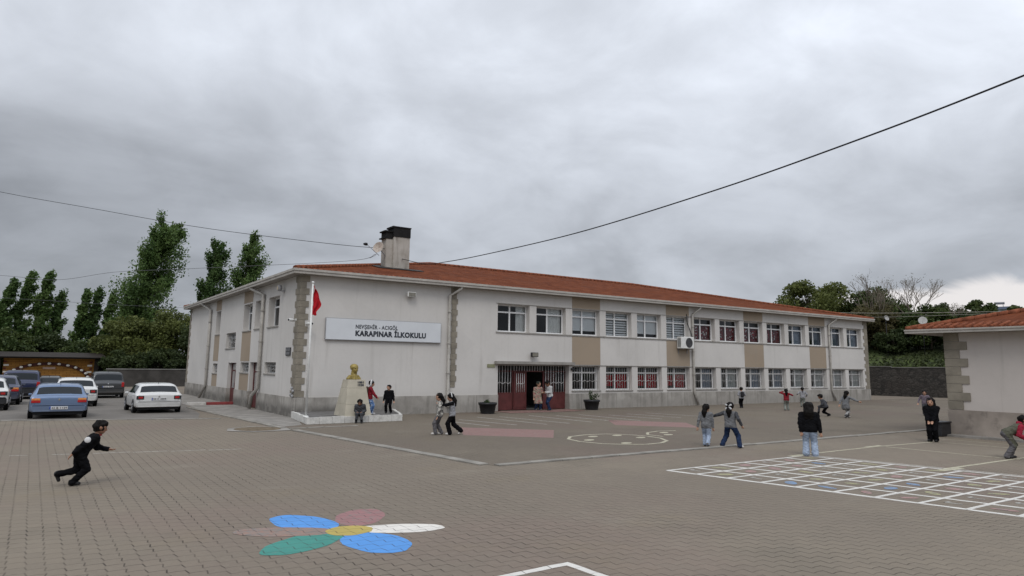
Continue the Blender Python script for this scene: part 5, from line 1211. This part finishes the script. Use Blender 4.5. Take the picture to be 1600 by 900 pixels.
# ------------------------------------------------------------------ small building on the right
AN = thing('annex_building', 'small cream building with stone corner blocks and red tiled roof at the right edge', 'building')
ax, ay, ah = 20.2, -19.9, 4.06
mb = MB(); mb.quad((ax, ay, 0), (ax, ay-22, 0), (ax, ay-22, ah), (ax, ay, ah)); mb.quad((ax, ay, 0), (ax+14, ay, 0), (ax+14, ay, ah), (ax, ay, ah)); mb.quad((ax+14, ay, 0), (ax+14, ay-22, 0), (ax+14, ay-22, ah), (ax+14, ay, ah)); mb.quad((ax, ay-22, 0), (ax+14, ay-22, 0), (ax+14, ay-22, ah), (ax, ay-22, ah))
mb.build('wall', mat_wall('greyer_cream_render', (.53, .485, .45)), AN)
PL2 = pbr('stained_plinth', (.29, .25, .215), .9, .22, 1.0, bump=.3, world=True, dirt=.55, dirtcol=(.09, .075, .065))
mb = MB(); mb.box(ax-.06, ax, ay-22, ay+.06, -.05, 1.02); mb.box(ax, ax+14, ay, ay+.06, -.05, 1.02); mb.build('plinth', PL2, AN)
MB().box(ax-.55, ax-.062, ay-22, ay+.5, -.03, .07).build('footing', CONC, AN)
mb = MB(); n = 9; h = (ah-1.04)/n
for i in range(n):
    wl = .80 if i % 2 else .52; mb.box(ax-.04, ax, ay-wl, ay+.04, 1.03+i*h+.012, 1.03+(i+1)*h); mb.box(ax, ax+(.5 if i % 2 else .7), ay, ay+.04, 1.03+i*h+.012, 1.03+(i+1)*h)
mb.build('quoin', QUOIN, AN)
mb = MB(); ox, oy = .6, 1.2; z0 = ah+.16; rz2 = z0+1.85; hx2 = 7.6
a, b, c_, d = (ax-ox, ay+oy, z0), (ax+14+ox, ay+oy, z0), (ax+14+ox, ay-22, z0), (ax-ox, ay-22, z0); p1, p2 = (ax+7, ay+oy-hx2, rz2), (ax+7, ay-22, rz2)
mb.add([a, d, p2, p1], [(0, 1, 2, 3)], 1); mb.add([b, c_, p2, p1], [(3, 2, 1, 0)], 1); mb.add([a, b, p1], [(0, 1, 2)], 0)
rf2 = mb.build('roof', [TILE_A, TILE_B], AN)
mb = MB(); caps(a, p1, .42, .11); caps(b, p1, .42, .11); caps(p1, p2, .42, .11)
for i in range(74): y = ay+oy-.15-i*.30; mb.tube([(ax-ox-.05, y, z0+.005), (ax-ox+.9, y, z0+.005+.9*.243)], .07, 7)
mb.build('ridge_tiles', TILE_CAP, rf2)
mb = MB(); mb.box(ax-ox-.06, ax-ox+.02, ay-22, ay+oy+.05, ah+.0, ah+.15); mb.box(ax-ox-.09, ax-ox-.06, ay-22, ay+oy+.06, ah+.10, ah+.16); mb.box(ax-ox+.02, ax+14, ay+oy-.02, ay+oy+.05, ah, ah+.15); mb.build('gutter', FASCIA, AN)
MB().box(ax-ox+.02, ax+14, ay-22, ay+oy-.02, ah+.004, ah+.02).build('soffit', SOFFIT, AN)
# ------------------------------------------------------------------ amber brick shelter on the left
HU = thing('brick_shelter', 'amber brick shelter with a dark roof and an arch of white lanterns', 'shelter', (-9.0, 51.4, 0))
AMB = mat_brick('amber_brick', (.34, .17, .04), (.26, .12, .026), (.08, .035, .014), .62, .17)
MB().box(-3.75, 3.95, 0, .35, 0, 2.75).build('wall', AMB, HU)
DKW = pbr('dark_stained_wood', (.018, .013, .010), .7, .2, 3)
mb = MB()
for x in (-4.15, 4.1): mb.box(x-.2, x+.2, -.25, .25, 0, 2.65)
mb.build('post', DKW, HU)
mb = MB(); mb.box(-4.6, 4.7, -.9, 3.2, 2.72, 2.86); mb.add([(-4.8, -1.1, 2.86), (4.9, -1.1, 2.86), (4.9, 3.4, 2.86), (-4.8, 3.4, 2.86), (-4.5, 1.1, 3.35), (4.6, 1.1, 3.35)], [(0, 1, 5, 4), (2, 3, 4, 5), (1, 2, 5), (3, 0, 4), (0, 3, 2, 1)]); mb.build('roof', DKW, HU)
mb = MB(); aa, bb = 3.25, 1.32; N = 40; zc0 = .72
for i in range(N):
    t0, t1 = math.pi*i/N, math.pi*(i+1)/N; q = []
    for (tt, ra, rb) in ((t0, aa, bb), (t1, aa, bb), (t1, aa+.36, bb+.30), (t0, aa+.36, bb+.30)): q.append((ra*math.cos(tt), rb*math.sin(tt)+zc0))
    v = [(x, -.10, z) for x, z in q]+[(x, -.002, z) for x, z in q]; mb.add(v, [(3, 2, 1, 0), (0, 1, 5, 4), (1, 2, 6, 5), (2, 3, 7, 6), (3, 0, 4, 7)])
mb.build('arch', pbr('dark_red_arch', (.055, .018, .014), .8, .3, 3), HU)
LAN = pbr('white_lantern', (.62, .60, .56), .6, .05, 6)
for i in range(13):
    tt = math.pi*(i+.5)/13; x, z = (aa+.2)*math.cos(tt), (bb+.17)*math.sin(tt)+zc0; mb = MB(); mb.ball((x, -.2, z), .15, 8, 0, 1.1, .7, .8); mb.build('lantern', LAN, HU)
mb = MB()
CBM = [pbr('dark_red_block', (.10, .02, .02), .8), LAN]
for sx in (-1, 1):
    for i in range(7): x = sx*3.72; MB().box(*sorted((x, x-sx*(.42 if i % 2 else .22))), -.06, -.002, .3+i*.33, .3+i*.33+.17).build('corner_block', CBM[i % 2], HU)
MB().box(-.5, .55, -.06, -.002, 1.66, 1.86).build('plaque', pbr('faded_plaque', (.35, .25, .2), .7), HU)

# boundary walls, terrain
mb = MB(); mb.box(-4.2, 30, 47.6, 47.9, -.1, 1.7, 0); mb.box(-4.25, 30, 47.55, 47.95, 1.7, 1.8, 1)
tag(mb.build('boundary_wall', [pbr('dark_boundary_wall', (.05, .046, .042), .9, .3, 1, world=True), pbr('wall_coping', (.17, .165, .155), .9, .2, 1, world=True)], None, (0, 47.7, 0)), 'long dark boundary wall beneath the trees beyond the parked cars', 'wall')
mb = MB(); mb.box(-40, -13.6, 51.6, 51.9, -.1, 1.5)
tag(mb.build('boundary_wall', pbr('dark_side_wall', (.04, .037, .033), .9, .3, 1, world=True), None, (-14, 51.7, 0)), 'dark wall left of the amber brick shelter', 'wall')
W0 = Vector((57.2, 23.9)); W1 = Vector((73.0, -40.0)); wd = (W1-W0).normalized(); wn = Vector((-wd.y, wd.x)) * -1
if wn.x < 0: wn = -wn
mb = MB(); N = 26
for i in range(N):
    p, q = W0+(W1-W0)*i/N, W0+(W1-W0)*(i+1)/N; e = Vector((wn.x, wn.y))*.5; hz = 2.86+.05*math.sin(i*2.1)
    mb.prism([tuple(p), tuple(q), tuple(q+e), tuple(p+e)], -.1, hz, 0)
    mb.prism([tuple(p-e*.12), tuple(q-e*.12), tuple(q+e*1.1), tuple(p+e*1.1)], hz, hz+.10, 1)
tag(mb.build('stone_retaining_wall', [STONE, pbr('grey_coping', (.12, .115, .105), .9, .2, 1, world=True)], None, (63, 0, 0)), 'dark stone retaining wall below the grassy bank behind the school', 'wall')
mb = MB(); nu, nv = 40, 22; vs = []
for i in range(nu+1):
    for j in range(nv+1):
        s = -30+150*i/nu; w = (j/nv)**1.6*160+.3; p = W0+wd*s+wn*w
        z = 2.85+2.6*(1-math.exp(-w/9))+5.0*(1-math.exp(-w/50))+.25*math.sin(s*.4+w*.3)*min(1, w/4)-(.6 if j == 0 else 0)
        vs.append((p.x, p.y, z))
mb.add(vs, [(i*(nv+1)+j, (i+1)*(nv+1)+j, (i+1)*(nv+1)+j+1, i*(nv+1)+j+1) for i in range(nu) for j in range(nv)], 0, True)
struct(mb.build('grassy_bank', GRASS))
fh = thing('distant_house', 'distant white house with a blue grey roof showing above the small building', 'house', (92.0, 6.2, 5.7), R(-72))
MB().box(-1.9, 1.9, -1.8, 1.8, 0, 4.7).build('wall', pbr('white_house_wall', (.48, .48, .49), .9, .1, 1), fh)
mb = MB(); mb.box(-2.15, 2.15, -2.05, 2.05, 4.7, 5.05); mb.build('roof', pbr('blue_grey_roof', (.14, .17, .24), .8, .1, 1), fh)
mb = MB(); mb.box(.3, .36, -.6, -.5, 5.05, 5.5); mb.box(1.1, 1.16, -.6, -.5, 5.05, 5.5); mb.tube([(.2, -.5, 5.6), (1.3, -.5, 5.6)], .16, 10); mb.build('water_heater', pbr('grey_heater', (.2, .2, .21), .6), fh)
for x in (-1.0, .9): MB().box(x-.35, x+.35, -1.83, -1.801, 2.2, 3.4).build('window', CARGLASS, fh)
def dish_pole(loc, rz, r, label):
    t = thing('satellite_dish', label, 'satellite dish', loc, rz)
    MB().tube([(0, 0, -loc[2]+3.5), (0, 0, 0)], .03, 6).build('mast', DARKPL, t)
    o = MB().lathe([(.001, 0), (r*.5, .05*r), (r, .22*r), (r*1.02, .22*r), (r*.5, .02), (.001, -.03)], (0, 0, 0), 20, axis='y', cap=False).build('dish', pbr('dull_dish', (.36, .355, .34), .7, .12, 4), t, (0, -.1, 0)); o.rotation_euler = (R(160), 0, 0)
    MB().tube([(0, -.1, -r*.8), (0, -r*1.0, .0)], .02, 5).build('arm', GREYMET, t)
dish_pole((66.3, 2.84, 7.75), R(-60), .42, 'pale satellite dish on a pole among the bushes behind the school')
dish_pole((64.8, 5.9, 8.1), R(-20), .28, 'smaller tilted satellite dish left of the other among the bushes')

# ------------------------------------------------------------------ trees
POP = mat_leaf('poplar_leaf', (.055, .105, .030), (.150, .220, .068), .45); POP2 = mat_leaf('dark_poplar_leaf', (.044, .088, .028), (.118, .182, .058), .45)
BUSH = mat_leaf('broad_leaf', (.026, .048, .014), (.080, .105, .028)); OLIV = mat_leaf('spring_leaf', (.058, .074, .020), (.155, .175, .050), .35); DARKL = mat_leaf('dark_green_leaf', (.024, .040, .014), (.062, .082, .028), .35); BROWNL = mat_leaf('budding_leaf', (.06, .055, .025), (.13, .115, .05), .35)  # DARKL: darker green leaf colour for the dark trees and low bushes
def poplar(x, y, H, w, lean, label, mat=POP, n=7000, z=0.0, size=.30, group='poplars beyond the school', start=.06, shape=1.0):
    t = thing('poplar_tree', label, 'tree', (x, y, z), 0, group); g = np.random.default_rng(int(abs(x*31+y*17))+3)
    wd_ = np.array([.83, -.56, 0])         # the wind blows towards the right of the yard
    stem = lambda q: np.array([0, 0, H*q])+wd_*(lean*q**1.6)
    mb = MB(); mb.tube([tuple(stem(q)) for q in np.linspace(0, .93, 9)], list(np.linspace(.022*H*.8, .03, 9)), 8); P = []
    nb = int(46+w*11); hor = np.array([1, 1, .0])
    for i in range(nb):
        q = start+(.96-start)*((i+g.random())/nb)**.9; b = stem(q); a = g.random()*2*math.pi
        rad = w*((math.sin(math.pi*min(1, (q*.80+.13)**.80))**.62) if w > 1.7 else (math.sin(math.pi*min(1, (q*.83+.13)**.66))**.9))*(.35+.7*g.random())
        o = np.array([math.cos(a), math.sin(a), 0])*rad; e = b+o+np.array([0, 0, H*.11*(.5+.9*g.random())*(1.1-.5*q)])+wd_*w*(.10+.30*q*g.random())
        mid = b*.45+(b+o)*.55+np.array([0, 0, .35])*(e[2]-b[2])
        mb.tube([tuple(b), tuple(mid), tuple(e)], [.05*(1.1-q)+.02, .03, .008], 5)
        m = int(n/nb*(.5+rad/w*.7)); u = g.random(m)**.6; u = u[:, None]
        cc = b*(1-u)**2+2*mid*u*(1-u)+e*u**2
        tuft = (np.abs(g.normal(size=(m, 1)))*.22*(.3+q))*wd_*u
        sg = max(.13, .165*rad); P.append(cc+np.clip(g.normal(size=(m, 3)), -1.7, 1.7)*np.array([1, 1, 1.7])*sg*(.5+.5*u)+tuft)
    mb.build('trunk', BARK, t); P = np.concatenate(P); P = P[P[:, 2] > .5]
    link('crown', leaves_mesh('crown', P, size, mat, 0, int(abs(x*7))+1), t); return t
def broad(x, y, z, H, rx, ry, label, mat=BUSH, n=6500, size=.27, crown0=.18, group='leafy trees behind the yard', nclump=34, name='leafy_tree', spread=.27):
    t = thing(name, label, 'tree', (x, y, z), 0, group); g = np.random.default_rng(int(abs(x*13+y*29+H*5))+1); n = int(n*2.3); size *= .62; nclump = int(nclump*1.5)
    mb = MB(); mb.tube([(0, 0, 0), (.1, .05, H*.2), (0, .1, H*.45), (.1, 0, H*.7)], [.035*H*.7, .028*H*.6, .018*H*.6, .01*H], 8); P = []
    for i in range(nclump):
        v = g.normal(size=3); v /= np.linalg.norm(v); rr_ = (.45+.55*g.random()**.6)
        cz = H*(crown0+(1-crown0)*.5); c_ = np.array([v[0]*rx*rr_, v[1]*ry*rr_, cz+v[2]*H*(1-crown0)*.46*rr_])
        if c_[2] < H*crown0*.7: c_[2] = H*crown0*.7
        hz = max(.12, min(.62, c_[2]/H-.15)); mb.tube([(0, .05, H*hz*.9), tuple(np.array([0, 0, H*hz])*.4+c_*.6+np.array([0, 0, .1])), tuple(c_)], [.012*H*.6, .007*H*.6, .012], 5)
        m = int(n/nclump*(.6+.8*g.random())); s = spread*min(rx, H*.45)*(.7+.6*g.random()); d_ = g.normal(size=(m, 3)); d_ /= np.linalg.norm(d_, axis=1)[:, None]
        P.append(c_+d_*s*(g.random((m, 1))**.45)*np.array([1.15, 1.15, .8])*1.28)
    mb.build('trunk', BARK, t); P = np.concatenate(P); P = P[P[:, 2] > .1]
    link('crown', leaves_mesh('crown', P, size, mat, .15, int(abs(x*11))+2), t); return t
def bare(x, y, z, H, label, seed, sp=.5):
    t = thing('bare_tree', label, 'tree', (x, y, z), 0, 'bare branched trees behind the school'); g = random.Random(seed); mb = MB(); tw = MB(); pts = []
    def grow(p, d, ln, r, dep):
        q = p+d*ln; (mb if dep < 2 else tw).tube([p, p+d*ln*.5+Vector((g.uniform(-.1, .1), g.uniform(-.1, .1), 0))*ln*.5, q], [r, r*.85, max(.012, r*.65)], 4, caps=False)
        if dep >= 6: pts.append(q); return
        for _ in range(3 if dep in (0, 1, 3) else 2):
            nd = (d+Vector((g.uniform(-1, 1), g.uniform(-1, 1), g.uniform(-.1, .7)))*sp).normalized(); grow(p+d*ln*g.uniform(.5, 1), nd, ln*g.uniform(.66, .84), max(.014, r*.6), dep+1)
    grow(Vector((0, 0, 0)), Vector((0, 0, 1)), H*.235, .13, 0)
    mb.build('trunk', BARK, t); tw.build('twigs', pbr('pale_twig', (.19, .16, .13), .9, .2, 3), t)
    gg = np.random.default_rng(seed); P = np.array([tuple(p) for p in pts]); P = np.repeat(P, 2, 0)+gg.normal(size=(len(P)*2, 3))*.2
    link('foliage', leaves_mesh('foliage', P, .055, BROWNL, 0, seed), t)
# left: poplars
poplar(-.4, 66.0, 20.0, 3.7, 3.3, 'tallest poplar bending in the wind behind the school side wall', POP, 42000, 0, .15)
poplar(7.1, 65.4, 18.0, 2.4, 1.7, 'slim poplar second from the tallest one towards the school roof', POP2, 20000, 0, .15)
poplar(10.9, 64.4, 19.2, 2.8, 2.3, 'poplar whose lower half is hidden by the school roof', POP, 22000, 0, .15)
poplar(-13.9, 66.3, 11.4, 1.5, .7, 'poplar at the very left edge of the poplar rows', POP2, 13000, 0, .15)
poplar(-12.3, 67.0, 12.6, 1.45, .8, 'sharp topped poplar near the left edge', POP, 13000, 0, .15)
poplar(-10.6, 66.3, 12.7, 1.6, .8, 'full poplar just right of the sharp topped one', POP, 14000, 0, .15)
poplar(-8.9, 66.8, 10.6, 1.15, .6, 'shorter poplar on the right side of the left edge group', POP2, 9500, 0, .145)
poplar(-6.4, 66.3, 11.0, 1.15, .7, 'slim poplar left of a pair in the sky gap', POP, 9500, 0, .145)
poplar(-5.1, 66.3, 11.3, 1.1, .6, 'slim poplar right of a pair in the sky gap', POP2, 9500, 0, .145)
poplar(-3.6, 66.1, 10.6, 1.05, .6, 'small poplar at the foot of the tallest poplar', POP, 8000, 0, .145)
# left: rounded dark trees and hedge masses
broad(-1.6, 53.5, 0, 7.2, 3.1, 2.6, 'rounded dark tree with olive top behind the dark grey van', OLIV, 8500, .24, .06)
broad(2.6, 54.5, 0, 8.8, 2.9, 2.6, 'rounded tree with pale green top touching the school wall', OLIV, 7500, .24, .06)
broad(-3.9, 55.5, 0, 5.6, 2.4, 2.4, 'low dark tree between the shelter roof and the rounded tree', DARKL, 5500, .24, .05)
broad(-12.9, 56.0, 0, 5.8, 2.8, 2.4, 'dark bushy tree above the left end of the shelter', BUSH, 6000, .24, .06)
broad(-8.9, 57.6, 0, 5.2, 2.9, 2.2, 'dark bushy tree above the middle of the shelter', DARKL, 6000, .24, .06)
broad(-6.1, 57.0, 0, 4.6, 2.2, 2.0, 'dark bushy tree above the right end of the shelter', BUSH, 4500, .24, .06)
broad(1.2, 49.6, 0, 3.8, 2.4, 1.3, 'low dark bush against the boundary wall behind the white car', DARKL, 4500, .22, .04)
broad(-2.4, 49.8, 0, 3.6, 2.2, 1.3, 'low dark bush against the boundary wall behind the dark grey van', DARKL, 4500, .22, .04)
broad(-17, 58, 0, 7.0, 3.2, 2.6, 'dark tree outside the left edge beyond the wall', DARKL, 4000, .26, .06)
broad(5.6, 50.5, 0, 7.5, 2.8, 2.2, 'dark tree hidden behind the school side wall', DARKL, 3500, .26, .06)
# right: trees on the bank
broad(70.5, 18.0, 4.5, 9.0, 4.8, 4.2, 'tall leafy tree rising over the far end of the school roof', OLIV, 8000, .27, .22)
broad(74.5, 12.6, 4.8, 7.6, 3.2, 3.0, 'leafy tree right of the one over the far school roof end', BUSH, 6500, .27, .15)
broad(67.8, 8.6, 4.6, 5.4, 3.2, 2.8, 'brownish bush below the bare branches behind the school', BROWNL, 6500, .24, .05)
broad(69.5, 3.6, 4.8, 4.6, 3.3, 2.8, 'green brown bush below the satellite dish', BUSH, 6500, .24, .05)
broad(68.2, 12.6, 4.4, 4.4, 2.6, 2.4, 'dark bush just behind the end wall of the school', DARKL, 5000, .24, .05)
broad(66.4, 6.0, 3.9, 3.2, 2.2, 1.8, 'dark low bush on the bank above the stone wall', DARKL, 4000, .22, .04)
broad(68.5, -.9, 4.4, 4.3, 2.6, 2.4, 'dark bush on the bank left of the small building', DARKL, 5000, .24, .04)
broad(73.5, .2, 5.0, 5.6, 1.5, 1.6, 'leafy tree with pointed top behind the small building roof', BUSH, 6000, .25, .10)
broad(71.5, -4.6, 5.0, 4.0, 3.2, 2.8, 'low leafy tree below the distant white house', BUSH, 6500, .25, .05)
broad(74.0, -9.6, 5.0, 5.6, 3.2, 2.8, 'leafy tree at the right edge behind the red tiled roof', OLIV, 5500, .25, .06)
broad(64.9, 14.0, 3.6, 3.0, 2.0, 1.6, 'low bush hidden behind the school end wall', DARKL, 2500, .22, .04)
broad(79, 6.0, 6.0, 4.2, 4.0, 3.5, 'dark tree filling the gap far up the bank behind the dishes', DARKL, 5000, .28, .03)
broad(78, 13.5, 6.0, 5.4, 4.0, 3.5, 'dark tree far up the bank behind the bare branched trees', BUSH, 5000, .28, .03)
broad(80, -1.0, 6.0, 3.6, 4.0, 3.5, 'dark tree far up the bank behind the pointed tree', DARKL, 5000, .28, .03)
bare(67.5, 8.3, 4.5, 12.2, 'bare thin branched tree left of a pair behind the school', 4, .46)
bare(69.4, 4.8, 4.8, 11.8, 'bare thin branched tree right of a pair behind the school', 9, .50)
bare(71.2, 1.4, 5.0, 6.4, 'small bare tree between the pair and the pointed tree', 15, .5)
# rough grass tufts along the bank top
g = np.random.default_rng(3); P = []
for i in range(6000):
    s, w = g.uniform(0, 66), .4+g.random()**1.5*5; p = W0+wd*s+wn*w; P.append((p.x, p.y, 2.85+2.6*(1-math.exp(-w/9))+5.0*(1-math.exp(-w/50))+.1))
o = link('grass', leaves_mesh('grass', np.array(P), .17, mat_leaf('bank_grass', (.032, .045, .016), (.066, .078, .032)), 0, 4)); o['kind'] = 'stuff'
